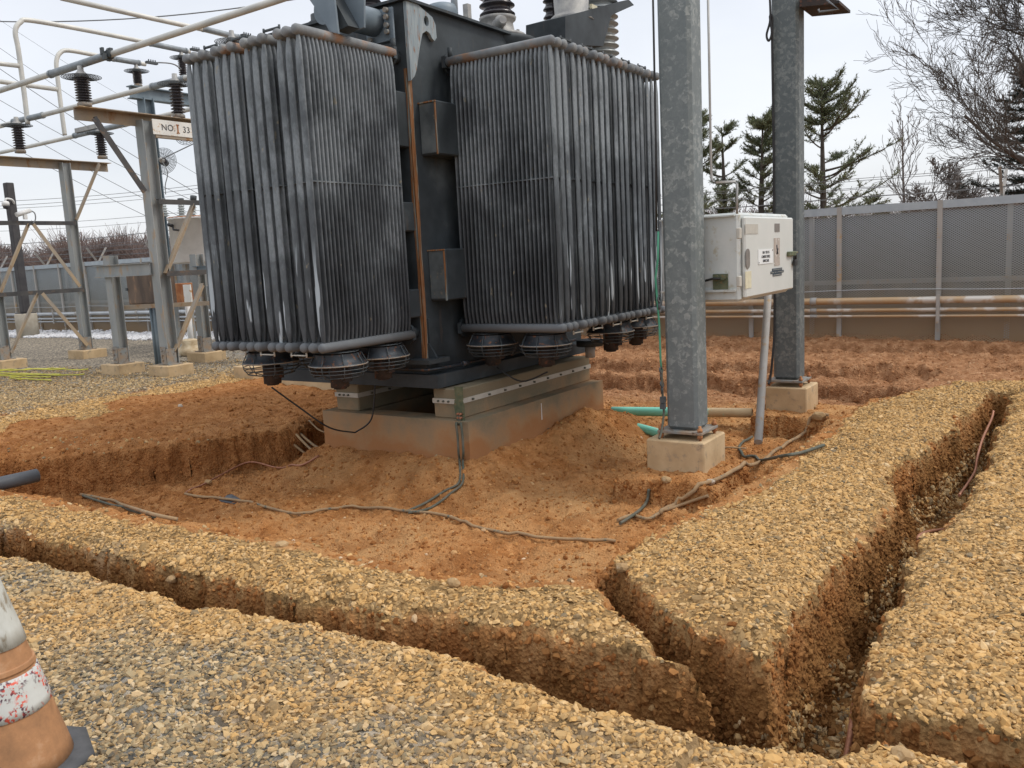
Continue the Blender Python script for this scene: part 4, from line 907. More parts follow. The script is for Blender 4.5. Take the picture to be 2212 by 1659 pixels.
for k, tx_ in enumerate(('110-1 TR H S', 'CANDLE STICK', 'SWITCHER')):
    o = text_mesh('sign_text', tx_, (b1-b0)*.27, 'black_mark', door, (cbx+.0265, (a0+a1)/2, b1-(b1-b0)*(.22+.29*k)), (0, 1, 0), (0, 0, 1)); o.parent = s_; 
for (u, v) in ((1215, 648), (1067, 787)):
    yy, zz = dp(u, v); MB().cyl((cbx+.025, yy, zz), (cbx+.03, yy, zz), .006, 8).build('screw', 'rim_rust', s_)
for (u0, v0, u1, v1) in ((1215, 845, 1322, 872), (1198, 873, 1340, 900), (1222, 901, 1318, 930)):
    o_, q_ = dpanel('embossed_tape', u0, v0, u1, v1, 'label_navy', .003)
    # small raised light characters
    bb = MB(); nn_ = int((q_[1]-q_[0])/.022)
    for k in range(nn_):
        if rnd.random() < .85: yy = q_[0]+.012+k*.021; bb.box((cbx+.0245, yy, q_[2]+.008), (cbx+.0255, yy+.011, q_[3]-.009))
    bb.build('tape_characters', 'label_beige', o_)
b = MB(); yc, zc = dp(1268, 640); b.tube([(cbx+.026, yc-.02, zc+.04), (cbx+.026, yc-.01, zc-.01), (cbx+.026, yc-.022, zc-.045)], .006, 5); b.tube([(cbx+.026, yc+.02, zc+.005), (cbx+.026, yc+.0, zc-.015), (cbx+.026, yc+.015, zc-.04)], .005, 5); b.build('marker_scrawl', 'black_mark', door)
for v in (465, 988):
    yy, zz = dp(880, v); MB().box((cbx-.005, yy-.05, zz-.045), (cbx+.024, yy+.012, zz+.045), .006).build('hinge', 'label_beige', CB)
yy, zz = dp(1395, 690)
b = MB(); b.box((cbx+.02, yy-.06, zz-.022), (cbx+.05, yy+.16, zz+.022), .006); b.cyl((cbx+.035, yy+.1, zz), (cbx+.035, yy+.24, zz+.01), .010, 8); b.build('handle', 'green_brass', door)
pk = MB(); pk.box((cbx+.03, yy+.10, zz-.115), (cbx+.055, yy+.19, zz-.06), .005); pk.tube([(cbx+.042, yy+.115, zz-.06), (cbx+.042, yy+.118, zz-.02), (cbx+.042, yy+.145, zz-.006), (cbx+.042, yy+.172, zz-.02), (cbx+.042, yy+.175, zz-.06)], .008, 8)
solo('padlock', pk, 'black_cable', 'small dark padlock hanging from the white cabinet door handle', 'padlock', (cbx+.04, yy+.145, zz-.115))
bp = P(1556, 607, Y=cY0-.03); b = MB(); b.box((bp[0]-.06, cY0-.045, bp[2]-.07), (bp[0]+.07, cY0-.032, bp[2]+.06)); b.cyl((bp[0]-.025, cY0-.045, bp[2]+.03), (bp[0]-.025, cY0-.075, bp[2]+.03), .024, 8); b.cyl((bp[0]+.035, cY0-.045, bp[2]+.03), (bp[0]+.035, cY0-.075, bp[2]+.03), .024, 8); b.build('ground_lug', 'green_brass', CB)
MB().tube([P(1556, 602, Y=cY0-.08), P(1540, 602, Y=cY0-.08), P(1518, 608, Y=cY0-.08)], .010, 6).build('ground_lead', 'black_cable', CB)
ctop = P(1659, 640, X=-2.75); cbot = P(1638, 955, X=-2.40)
solo('grey_conduit', MB().tube([ctop+[0, 0, .02], ctop*.985+cbot*.015, cbot], .037, 16), 'conduit', 'leaning grey plastic conduit hanging below the white cabinet into the pit', 'conduit', cbot)
solo('conduit_neck', MB().cyl(ctop+[0, 0, .0], ctop+[0, 0, .13], .026, 12), 'black_cable', 'short black neck joining the leaning conduit to the white cabinet', 'conduit', ctop)

# ------------------------------------------------------------------ pit cables, pipes
def ground_cable(px_pts, r, mat, lab, cat='ground cable', up=.024, grp='ground cables lying in the pit', nm='ground_cable'):
    pts = [gp(u, v, up) for u, v in px_pts]; pts = smooth_path(pts, 5)
    pts = [Vector((p.x, p.y, max(p.z, gz(p.x, p.y)+r*1.5))) for p in pts]
    return solo(nm, MB().tube(pts, r, 8), mat, lab, cat, pts[0], grp)
ground_cable([(400, 1072), (430, 1078), (520, 1088), (640, 1116), (700, 1106), (780, 1103), (880, 1110), (960, 1120), (1020, 1142), (1100, 1160), (1200, 1170), (1330, 1176)], .0125, 'muddy_cable', 'long muddy bare cable snaking across the middle of the pit floor')
ground_cable([(402, 1070), (440, 1052), (480, 1030), (540, 1014), (600, 1016), (650, 1012), (690, 990)], .010, 'copper', 'reddish copper cable crossing the left pit floor up to the foundation')
ground_cable([(175, 1074), (220, 1082), (270, 1098), (330, 1118), (385, 1130)], .014, 'muddy_cable', 'upper of two sandy cables leaving the front left corner of the pit')
ground_cable([(180, 1078), (225, 1092), (280, 1108), (335, 1124)], .012, 'dark_cable', 'lower darker cable leaving the front left corner of the pit')
ground_cable([(1790, 902), (1740, 938), (1690, 972), (1640, 1005), (1600, 1022), (1555, 1040), (1500, 1072), (1460, 1095), (1425, 1118)], .018, 'muddy_cable', 'thick dusty cable running along the slope below the right plateau')
ground_cable([(1780, 1008-40), (1730, 985), (1690, 992), (1640, 1000), (1605, 990), (1598, 968), (1625, 948)], .014, 'dark_cable', 'dark cable curling out of the leaning conduit end')
ground_cable([(1335, 1130), (1365, 1120), (1400, 1128), (1425, 1116), (1470, 1098), (1530, 1088)], .014, 'muddy_cable', 'muddy cable end bent at the foot of the nearer footing pedestal')
ground_cable([(1340, 1138), (1380, 1110), (1398, 1090), (1402, 1072)], .013, 'dark_cable', 'dark cable climbing the clay pedestal under the nearer footing')
ground_cable([(1530, 975), (1570, 972), (1612, 974)], .010, 'muddy_cable', 'short muddy cable on the pit floor between the footings')
for k, (a, c_) in enumerate((((640, 955), (700, 990)), ((650, 945), (706, 975)), ((636, 968), (698, 998)), ((668, 915), (706, 935)))):
    p = gp(*a, .03); e = P(c_[0]+6, c_[1], Y=BY0-.02+.1*k)
    solo('buried_cable', MB().tube(smooth_path([p, (Vector(p)+Vector(e))/2-Vector((0, 0, .04)), e], 5), .014 if k < 3 else .009, 7), 'muddy_cable', ('middle muddy cable', 'upper muddy cable', 'lowest muddy cable', 'thin separate muddy cable')[k]+' coming from the left bank to the foundation side', 'cable', e, 'cables entering beside the foundation')
# right trench copper
def trc(l, r, lab, g='copper cables in the right trench', mat='copper', up=.012):
    pts = smooth_path([Vector((x, y, gz(x, y)+up+dz)) for x, y, dz in l], 6); return solo('copper_cable', MB().tube(pts, r, 8), mat, lab, 'copper cable', pts[0], g)
solo('copper_cable', MB().tube(smooth_path([P(u, v, X=-.74) for u, v in ((2146, 888), (2142, 905), (2122, 950), (2111, 990), (2106, 1018), (2090, 1045), (2072, 1070))], 5), .011, 8), 'copper', 'bright copper cable snaking along the far end of the right trench', 'copper cable', P(2146, 888, X=-.74), 'copper cables in the right trench')
solo('copper_cable', MB().tube(smooth_path([P(u, v, X=-.80) for u, v in ((2048, 1143), (2010, 1148), (1988, 1156), (1984, 1168), (2000, 1174), (2008, 1186), (2004, 1204))], 5), .012, 8), 'copper', 'curled copper cable end in the middle of the right trench', 'copper cable', P(2000, 1174, X=-.8), 'copper cables in the right trench')
b0 = P(1840, 1495, X=-.70); b1_ = P(1785, 1590, Y=2.95)
trc([(-.70, 3.35, .06), (-.72, 3.15, .02), (-.78, 3.0, .0), (-.86, 2.85, .0), (-.90, 2.70, .02)], .014, 'twisted copper cable lying at the near mouth of the right trench')
pd = gp(500, 1080, .008); b = MB(); sx_ = [(-.16, -.04), (-.05, -.09), (.12, -.07), (.15, .03), (.04, .07), (-.09, .08)]
b.add([(pd.x+a, pd.y+c, gz(pd.x+a, pd.y+c)+.008) for a, c in sx_]+[(pd.x, pd.y, gz(pd.x, pd.y)+.03)]+[(pd.x+a, pd.y+c, gz(pd.x+a, pd.y+c)-.02) for a, c in sx_], [(i, (i+1) % 6, 6) for i in range(6)]+[(i, 7+i, 7+(i+1) % 6, (i+1) % 6) for i in range(6)])
solo('fabric_scrap', b, 'pvc_grey', 'half buried blue grey scrap of plastic sheet on the pit floor', 'plastic scrap', pd)
# pipes
def pipe(a, c_, r, mat, lab, cat='pipe', grp=None, nm='pipe', n=20, mid=None):
    b = MB(); a = Vector(a); c_ = Vector(c_); d = (c_-a).normalized(); L = (c_-a).length
    b.lathe(a, [(r*.86, .12), (r*.86, 0), (r, 0)]+[(r, L*k/8) for k in range(1, 9)]+[(r*.86, L), (r*.86, L-.12)], n, d, True, False); return solo(nm, b, mat, lab, cat, a, grp)
pipe(P(1322, 888, z=-.36), P(1625, 892, z=-.33), .055, 'green_pipe', 'mint green plastic pipe with a dusty far half crossing the pit behind the nearer pole', grp='green plastic pipes in the pit', nm='green_pipe')
pipe(P(1345, 915, z=-.34), P(1440, 940, z=-.38), .05, 'green_pipe', 'short mint green pipe half buried in front of the longer green one', grp='green plastic pipes in the pit', nm='green_pipe')
pipe(P(1768, 886, z=-.36), P(1830, 886, z=-.36), .05, 'dusty_pipe', 'pale dusty pipe end emerging right of the farther footing', nm='buried_pipe')
e0 = P(80, 1027, Y=3.62); e1 = Vector((e0[0], e0[1]-1.9, e0[2]+.02))
pipe(e0, e1, .057, 'pvc_grey', 'grey plastic pipe poking in from the left edge above the pit', nm='grey_pipe')
print('grey pipe', e0, gz(e0[0], e0[1]), gz(e0[0], 2.9))

# ------------------------------------------------------------------ fence along the yard (Y = 14.4) with barbed wire
FY = 14.42
FN = thing('mesh_fence', 'tall grey expanded metal fence topped with barbed wire behind the yard', 'fence', (-16, FY, 0))
def ftop(x): return 2.13 - .0*x if x > -12 else 2.10-.006*(-12-x)*1.6
posts = list(np.arange(P(2028, 600, Y=FY)[0]+1.44*6, -52, -1.44))
for k in range(len(posts)-1):
    a, c_ = posts[k+1], posts[k]
    b = MB(); b.box((a+.03, FY+.03, -.35), (c_-.03, FY+.034, 2.0)); b.build('mesh_panel', 'mesh', FN)
b = MB(); b.box((posts[-1], FY+.55, -.3), (posts[0], FY+.555, 1.98)); b.build('rear_mesh_screen', 'mesh_back', FN)
for x in posts: MB().box((x-.035, FY-.03, -.35), (x+.035, FY+.02, 2.12)).build('post', 'fence_post', FN)
for x in posts[1::2]: MB().box((x-.6, FY+.48, -.35), (x-.53, FY+.54, 2.1)).build('rear_post', 'fence_post', FN)
b = MB(); b.box((posts[-1], FY-.02, 2.0), (posts[0], FY+.10, 2.115)); b.build('top_screen', 'mesh_top', FN)
b = MB(); b.box((posts[-1], FY+.40, .88), (posts[0], FY+.46, .95)); b.build('rail', 'fence_post', FN)
for z, dz in ((.80, .0),):
    MB().tube([(x, FY-.05, z+.015*sin(x*1.7)) for x in np.arange(-50, 7, .5)], .008, 5).build('tension_wire', 'bright_pipe', FN)
for x in list(np.arange(-47.5, 7, 2.9)):
    b = MB(); b.angle((x, FY+.05, 2.1), (x-.02, FY-.22, 2.52), .035); b.angle((x, FY+.06, 2.1), (x+.02, FY+.33, 2.52), .035); b.box((x-.03, FY+.02, 2.0), (x+.03, FY+.08, 2.12)); b.build('barbed_wire_arm', 'fence_post', FN)
for k in range(4):
    for s_ in (-1, 1):
        if k == 0 and s_ == 1: continue
        y = FY+.055+s_*(.27*k/3); z = 2.12+.4*k/3+.01
        b = MB(); b.tube([(x, y, z-.02*abs(sin((x+.3)*pi/2.9))) for x in np.arange(-49, 7, .5)], .0055, 4)
        for x in np.arange(-49, 7, .35): b.beam((x, y, z-.03), (x+.02, y, z+.03), .005, .005)
        b.build('barbed_wire', 'wire', FN)
# conduit runs along the fence
for z, r, lab in ((.645, .055, 'topmost and thickest'), (.50, .032, 'middle'), (.405, .022, 'lowest and thinnest')):
    t = thing('conduit_run', lab+' of the three conduits running along the fence', 'conduit', (-9.5, FY-.2, z), 'conduits along the fence')
    MB().tube([(7, FY-.15, z), (-2.0, FY-.15, z), (-9.0, FY-.15, z)], r, 12).build('dusty_length', 'dusty_pipe', t)
    MB().tube([(-9.0, FY-.15, z), (-20.0, FY-.15, z-.03), (-50.0, FY-.15, z-.14)], r, 12).build('clean_length', 'bright_pipe', t)
    for x in np.arange(-44, 6, 3.1): MB().cyl((x-.05, FY-.15, z-(.003*max(0, -9-x))), (x+.05, FY-.15, z-(.003*max(0, -9-x))), r+.010, 10).build('coupling', 'fence_post', t)
for x in np.arange(-40, 6, 1.55*2):
    if -10.5 < x < -5.2: continue
    MB().box((x+.9, FY-.22, .30), (x+.95, FY-.20, .73)).box((x+.9, FY-.20, .34), (x+.95, FY-.03, .37)).build('conduit_bracket', 'fence_post', FN)

# ------------------------------------------------------------------ left yard steelwork
def footing(x, y, lab, s=.34, zt=.17):
    solo('concrete_footing', MB().box((x-s*.8, y-s*.72, -.5), (x+s*.8, y+s*.72, zt), .01), 'concrete_tan', lab, 'footing', (x, y, -.5), 'concrete footings in the left yard')
def hcol(b, x, y, z0, z1, w=.17, d=.17, t=.012):
    b.box((x-w/2, y-d/2, z0), (x+w/2, y-d/2+t, z1)); b.box((x-w/2, y+d/2-t, z0), (x+w/2, y+d/2, z1)); b.box((x-t/2, y-d/2+t, z0), (x+t/2, y+d/2-t, z1))
def footplate(b, x, y, z):
    b.box((x-.15, y-.13, z), (x+.15, y+.13, z+.018))
    b.box((x-.02, y-.15, z+.018), (x+.10, y-.14, z+.30)); b.box((x+.095, y-.13, z+.018), (x+.105, y+.05, z+.26))
def bolts(b, x, y, z):
    for k in range(3): b.cyl((x+.03, y-.15, z+.08+k*.08), (x+.03, y-.17, z+.08+k*.08), .014, 6)
footing(-17.15, 8.15, 'footing of the tall frame at the left edge of the picture'); footing(-17.2, 9.78, 'footing of the tall frame, right of the one at the left edge', .36)
footing(-13.56, 8.3, 'footing under the short post left of the rusty box', .33); footing(-12.34, 8.38, 'footing under the tall numbered bus frame', .33); footing(-13.56, 9.97, 'stained footing under the short post beside the radiators', .33)
# frame A (left): two columns along Y carrying the bus beam
A = thing('bus_support_frame', 'lower steel bus frame with cross braces at the left edge', 'steel frame', (-17.2, 8.95, .12), 'steel frames carrying the bus pipes')
for y in (8.15, 9.78):
    b = MB(); hcol(b, -17.2, y, .19, 3.93); c_ = b.build('column', 'steel_galv', A); b = MB(); footplate(b, -17.2, y, .171); b.build('foot_plate', 'rim_rust', c_)
b = MB(); b.angle((-17.2, 7.2, 3.98), (-17.2, 10.75, 3.98), .16, .012, flip=-1); b.build('cross_beam', 'steel_brown', A)
zA1 = P(290, 0, X=-17.2)[2]
def zx(v, u, X): return P(u, v, X=X)[2]
h1 = P(60, 478, X=-17.1)[2]; h2 = P(80, 628, X=-17.1)[2]
MB().angle((-17.1, 7.6, h1), (-17.1, 9.8, h1), .07, .01).build('strut', 'steel_dark', A); MB().angle((-17.1, 7.6, h2), (-17.1, 9.8, h2), .07, .01).build('strut', 'steel_dark', A)
ym = 8.9
for (y0_, z0_), (y1_, z1_) in (((ym-.06, h1-.04), (8.15, h2+.02)), ((ym+.06, h1-.04), (9.74, h2+.05)), ((ym-.06, h2-.04), (8.2, .3)), ((ym+.06, h2-.04), (9.74, .28))):
    MB().angle((-17.08, y0_, z0_), (-17.08, y1_, z1_), .06, .009).build('brace', 'steel_brown', A)
p = P(213, 352, X=-17.1); q = P(163, 474, X=-17.1); MB().angle(p, q, .06, .009).build('brace', 'steel_brown', A)
# frame B: numbered frame behind the radiators
B = thing('bus_support_frame', 'tall steel bus frame carrying a white number sign beside the radiators', 'steel frame', (-12.34, 9.2, .12), 'steel frames carrying the bus pipes')
b = MB(); hcol(b, -12.34, 8.38, .19, 4.0, .2, .2); c_ = b.build('column', 'steel_galv', B); b = MB(); footplate(b, -12.34, 8.38, .171); bolts(b, -12.34, 8.38, .17); b.build('foot_plate', 'rim_rust', c_)
b = MB(); hcol(b, -12.34, 10.05, .0, 4.0, .2, .2); b.build('column', 'steel_galv', B)
MB().angle((-12.34, 7.30, 4.09), (-12.34, 10.5, 4.09), .17, .014, flip=-1).build('cross_beam', 'steel_brown', B)
MB().angle(P(205, 252, X=-12.3), P(314, 412, X=-12.3), .085, .01).build('brace', 'steel_dark', B)
h = P(370, 432, X=-12.25)[2]; MB().angle((-12.25, 8.4, h), (-12.25, 10.1, h), .07, .01).build('strut', 'steel_dark', B)
h2 = P(370, 600, X=-12.25)[2]; MB().angle((-12.25, 8.4, h2+.1), (-12.25, 10.1, h2+.1), .07, .01).build('strut', 'steel_dark', B)
MB().angle(P(416, 440, X=-12.25), P(356, 590, X=-12.25), .08, .01).build('brace', 'steel_brown', B)
MB().angle(P(436, 612, X=-12.25), P(376, 758, X=-12.25), .08, .01).build('brace', 'steel_brown', B)
s0 = P(328, 267, X=-12.22); yN = P(363, 268, X=-12.2)[1]; yI = P(383.5, 270, X=-12.2)[1]; yT = P(402, 272, X=-12.2)[1]
b = MB(); hs = .115; b.box((-12.215, s0[1], 3.90-hs), (-12.205, s0[1]+1.25, 3.90+hs)); sgn = b.build('number_sign', 'sign_white', B); tag(sgn, 'white enamel sign reading NO. 1 33')
MB().box((-12.29, 8.48, 3.74), (-12.216, 10.0, 3.80)).build('sign_rail', 'steel_brown', B)
o = text_mesh('sign_text', 'NO.', .135, 'black_mark', sgn, (-12.202, yN, 3.90), (0, 1, 0), (0, 0, 1)); o2 = text_mesh('sign_text', '33', .135, 'black_mark', sgn, (-12.202, yT, 3.895), (0, 1, 0), (0, 0, 1))
b = MB(); b.box((-12.204, yI-.011, 3.84), (-12.198, yI+.011, 3.96)); b.box((-12.204, yI-.026, 3.955), (-12.198, yI+.026, 3.97)); b.box((-12.204, yI-.026, 3.83), (-12.198, yI+.026, 3.845)); b.build('rusty_numeral', 'rusty', sgn)
# short posts and the channel between them
D_ = thing('equipment_rack', 'low steel rack of short posts and a channel carrying the rusty box', 'steel rack', (-13.56, 9.1, .12))
for y, zt in ((8.3, 1.97), (9.97, 1.95)):
    b = MB(); hcol(b, -13.56, y, .19, zt, .17, .17); c_ = b.build('post', 'steel_galv', D_); b = MB(); footplate(b, -13.56, y, .171); bolts(b, -13.56, y, .17); b.build('foot_plate', 'rim_rust', c_)
zc = P(285, 583, Y=8.3)[2]
MB().ibeam((-13.85, 8.2, zc), (-12.40, 8.24, zc), .10, .20, .012).build('channel', 'steel_galv', D_)
MB().ibeam((-13.56, 9.9, zc-.05), (-12.3, 9.95, zc-.05), .08, .14, .012).build('channel', 'steel_blue', D_)
zr = P(330, 658, Y=8.6)[2]; MB().angle((-13.6, 8.42, zr), (-12.4, 9.9, zr-.02), .06, .01).build('rail', 'steel_brown', D_)
zb0 = P(300, 658, Y=9.0)[2]; zb1 = P(300, 592, Y=9.0)[2]
x0b = P(275, 625, Y=9.0)[0]; x1b = P(347, 625, Y=9.0)[0]
RB = thing('junction_box', 'brown rust streaked junction box hanging behind the short steel posts', 'junction box', ((x0b+x1b)/2, 9.1, zb0))
MB().box((x0b, 9.0, zb0), (x1b, 9.3, zb1), .01).build('box', 'rust_box', RB); MB().box((x0b+.05, 8.985, zb0+.03), (x1b-.01, 8.999, zb1-.03)).build('door', 'rust_box', RB); MB().box((x0b-.01, 8.97, zb0+.25), (x0b+.05, 8.985, zb0+.3)).build('latch', 'guard', RB)
for k, u in enumerate((325, 334)):
    p = P(u, 662, Y=9.1); solo('conduit_post', MB().cyl((p[0], 9.1, -.1), (p[0], 9.1, zb0-.002), .04 if k else .03, 10), 'steel_blue', ('thinner left', 'thicker right')[k]+' of two conduits standing under the brown junction box', 'conduit', (p[0], 9.1, 0), 'conduits under the brown box')
z0q = P(392, 662, Y=10.6)[2]; z1q = P(392, 612, Y=10.6)[2]; xq0 = P(376, 640, Y=10.6)[0]; xq1 = P(416, 640, Y=10.6)[0]
RQ = thing('control_box', 'orange rusted control box beyond the short steel post', 'control box', ((xq0+xq1)/2, 10.7, z0q)); MB().box((xq0, 10.6, z0q), (xq1, 10.85, z1q), .01).build('box', 'rusty', RQ); MB().box((xq0+.36, 10.57, z0q+.04), (xq1-.01, 10.60, z1q-.03)).build('door', 'sign_white', RQ)
# steel bus column behind, grey-blue
Cc = thing('steel_column', 'blue grey steel column and arm holding bus insulators behind the numbered frame', 'steel column', P(372, 745, z=.05))
pb = P(372, 745, z=.05); pt_ = P(326, 215, X=pb[0]); b = MB(); hcol(b, pb[0], pb[1], 0, pt_[2], .26, .24, .02); b.build('shaft', 'steel_blue', Cc)
a_ = P(298, 200, X=pb[0]); MB().ibeam((pb[0], a_[1]-.2, pt_[2]+.1), (pb[0], a_[1]+3.4, pt_[2]+.1), .2, .26, .02).build('arm', 'steel_blue', Cc)
# insulators
def insulator(base, hgt, lab, r=.075, guard=True, grp='black bus insulators', gr=.25):
    t = thing('post_insulator', lab, 'insulator', base, grp); x, y, z = base
    MB().lathe((x, y, z), [(r*1.0, 0), (r*1.0, .05), (r*.7, .07)], 14).build('base_fitting', 'rim_rust', t)
    n = 9; sheds((x, y), z+.07, z+hgt-.10, r*.70, r*1.12, n, 16).build('sheds', 'porcelain', t)
    MB().lathe((x, y, z+hgt-.10), [(r*1.0, 0), (r*.95, .05), (r*.45, .10), (r*.4, .17)], 14).build('cap', 'casting', t)
    if guard:
        b = MB(); zz = z+hgt-.10
        for q in range(6): b.ring((x, y, zz+.012*q/5), .09+(gr-.09)*q/5, .0045, 26, 4)
        for q in range(26): a = 2*pi*q/26; b.tube([(x+.08*cos(a), y+.08*sin(a), zz), (x+gr*cos(a), y+gr*sin(a), zz+.012)], .0035, 3, False)
        b.build('animal_guard', 'guard', t)
    return z+hgt+.07
zI = 4.14
zI = 4.10
p = P(184, 236, X=-12.34); top = insulator((-12.34, p[1], zI), P(184, 146, X=-12.34)[2]-zI-.06, 'largest black insulator with a disc guard on the near end of the numbered beam', .10, gr=.27)
p = P(388, 270, X=-12.34); insulator((-12.34, p[1], zI), .62, 'black insulator half hidden by the edge of the left radiators', .10, gr=.27)
zJ = 4.07
p = P(45, 335, X=-17.2); insulator((-17.2, p[1], zJ), .60, 'leftmost black insulator on the lower steel frame', .10, gr=.27)
p = P(222, 345, X=-17.2); insulator((-17.2, p[1], zJ), .60, 'black insulator on the right end of the lower steel frame', .10, gr=.27)
for (u, v0, v1, Xc, lab) in ((299, 188, 140, pb[0], 'small black insulator under the loop of the nearer vertical bus'), (397, 170, 112, pb[0], 'black insulator just behind the top left radiator headers'), (503, 104, 70, -10.6, 'black insulator peeking over the left radiator headers')):
    p = P(u, v0, X=Xc); q = P(u, v1, X=Xc); insulator(tuple(p), q[2]-p[2]-.05, lab, .085, gr=.25)
# bus tubes
def bus(pts, r, lab, sleeves=(), sm=True, nm='bus_pipe', caps=()):
    t = thing(nm, lab, 'bus pipe', pts[0], 'grey aluminium bus pipes')
    MB().tube(pts, r, 12).build('tube', 'grey_tube', t)
    for a, c_ in sleeves:
        b = MB(); b.tube([a, c_], r*1.28, 14); d = (Vector(c_)-Vector(a)).normalized()
        for e in (a, c_): e = Vector(e); b.tube([e-d*.02, e+d*.02], r*1.42, 14)
        b.build('sleeve', 'sleeve', t)
    return t
zb_ = P(180, 145, X=-12.34)[2]; yb_ = P(180, 145, X=-12.34)[1]
def alongX(u, v, Y): return P(u, v, Y=Y)
bus([alongX(u, v, yb_) for u, v in ((-60, 215), (600, 0), (720, -40))], .043, 'long pale bus pipe rising to the right in front of all the others', [(alongX(110, 160, yb_), alongX(228, 121, yb_))])
b = MB(); c_ = alongX(238, 116, yb_)
for k in range(6): a = k*pi/3; b.box((c_[0]-.05+.03*cos(a), c_[1]-.07+.05*sin(a), c_[2]-.06+.04*sin(a*2)), (c_[0]+.02+.05*cos(a), c_[1]-.03+.06*sin(a), c_[2]+.03+.05*sin(a*2)))
b.ring(c_, .055, .02, 16, 6, (1, 0, 0)); b.build('bus_clamp', 'guard', bpy.data.objects['bus_pipe'])
y2 = P(388, 172, X=-12.34)[1]
bus([alongX(u, v, y2) for u, v in ((-40, 283), (395, 170), (460, 152))], .043, 'pale bus pipe passing just under the longest one to the radiators', [(alongX(30, 263, y2), alongX(92, 249, y2)), (alongX(330, 187, y2), alongX(398, 170, y2))])
b = MB(); c_ = alongX(28, 262, y2)
y3 = P(215, 283, X=-17.2)[1]
bus([alongX(u, v, y3) for u, v in ((-40, 338), (60, 317), (295, 264), (392, 240), (440, 229))], .043, 'lowest pale bus pipe crossing behind the numbered frame', [(alongX(162, 293, y3), alongX(270, 268, y3))])
c_ = alongX(195, 280, y3); MB().box((c_[0]-.45, c_[1]-.08, c_[2]-.02), (c_[0]+.35, c_[1]+.08, c_[2]+.07)).build('junction_block', 'casting', bpy.data.objects['bus_pipe.002'])
XB = pb[0]
bus([P(u, v, X=-15.0) for u, v in ((130, -5), (330, 40), (440, 64), (520, 84))], .046, 'upper pale bus pipe slanting down to the right from the top edge', [(P(438, 62, X=-15.0), P(515, 81, X=-15.0))])
bus(smooth_path([P(60, 268, X=XB), P(52, 200, X=XB), P(40, 110, X=XB), P(33, 68, X=XB), P(44, 48, X=XB), P(66, 44, X=XB), P(180, 64, X=XB), P(290, 86, X=XB), P(410, 112, X=XB)], 8), .046, 'taller of two bent bus pipes turning down near the left edge', [(P(325, 94, X=XB), P(402, 110, X=XB))])
bus(smooth_path([P(140, 292, X=XB), P(133, 240, X=XB), P(124, 165, X=XB), P(122, 132, X=XB), P(130, 114, X=XB), P(148, 109, X=XB), P(200, 118, X=XB), P(250, 128, X=XB), P(314, 139, X=XB)], 8), .043, 'shorter of two bent bus pipes turning down near the left edge', [(P(245, 127, X=XB), P(300, 136, X=XB))])
bus([P(-30, 134, X=XB), P(40, 142, X=XB)], .043, 'short bus pipe stub joining the taller bent pipe at the left edge')
bus([P(-30, 172, X=XB), P(123, 193, X=XB)], .043, 'short bus pipe joining the shorter bent pipe')
# jumper fittings at the bus ends
for (u, v, lab) in ((524, 76, 'small jumper clamp at the end of the upper slanting bus'), (414, 106, 'small jumper clamp at the end of the taller bent bus'), (318, 134, 'small jumper clamp at the end of the shorter bent bus')):
    c_ = P(u, v, X=-12.9 if u < 500 else -10.6); b = MB()
    b.box(c_-[.03, .02, .02], c_+[.03, .18, .015])
    for k in range(4): b.cyl(c_+[0, .03+.04*k, .01], c_+[0, .03+.04*k, .05], .01, 6)
    solo('jumper_clamp', b, 'guard', lab, 'clamp', c_, 'jumper clamps')
solo('jumper_wire', MB().tube(smooth_path([P(330, 135, X=-12.9), P(360, 136, X=-12.9), P(378, 140, X=-12.9), P(392, 150, X=-12.9)], 5), .012, 6), 'wire', 'grey jumper wire from the shorter bent bus towards the radiators', 'wire', P(392, 150, X=-12.9))
# suspended insulator with round guard
g0 = P(352, 348, Y=11.5)
SI = thing('strain_insulator', 'round wire guard and grey clamp hanging on wires beside the radiators', 'insulator', g0)
ax = Vector((.55, -.75, .15)).normalized(); b = MB(); u_ = ax.orthogonal().normalized(); v_ = ax.cross(u_)
for q in range(8): b.ring(g0, .08+.20*q/7, .0055, 30, 4, ax)
for q in range(24): a = 2*pi*q/24; d = u_*cos(a)+v_*sin(a); b.tube([Vector(g0)+d*.07, Vector(g0)+d*.28], .004, 3, False)
b.build('wire_guard', 'guard', SI)
b = MB(); b.cyl(Vector(g0)-ax*.16, Vector(g0)+ax*.04, .075, 14); b.build('insulator_disc', 'porcelain', SI); MB().lathe(Vector(g0)+ax*.04, [(.06, 0), (.05, .08), (.025, .10), (.02, .16)], 12, ax).build('clamp', 'casting', SI)
MB().tube(smooth_path([Vector(g0)+ax*.1, P(362, 372, Y=11.4), P(357, 400, Y=11.4), P(358, 420, Y=11.4)], 4), .010, 5).build('tail_wire', 'wire', SI)
MB().tube([Vector(g0)+ax*.12, P(388, 325, Y=11.2), P(440, 300, Y=11.0)], .012, 5).build('upper_wire', 'wire', SI)
g1 = P(400, 290, Y=11.5); b = MB()
for q in range(6): b.ring(g1, .06+.16*q/5, .0055, 26, 4, ax)
for q in range(18): a = 2*pi*q/18; d = u_*cos(a)+v_*sin(a); b.tube([Vector(g1)+d*.05, Vector(g1)+d*.22], .004, 3, False)
solo('wire_guard_disc', b, 'guard', 'round black wire guard below the number sign', 'guard', g1)
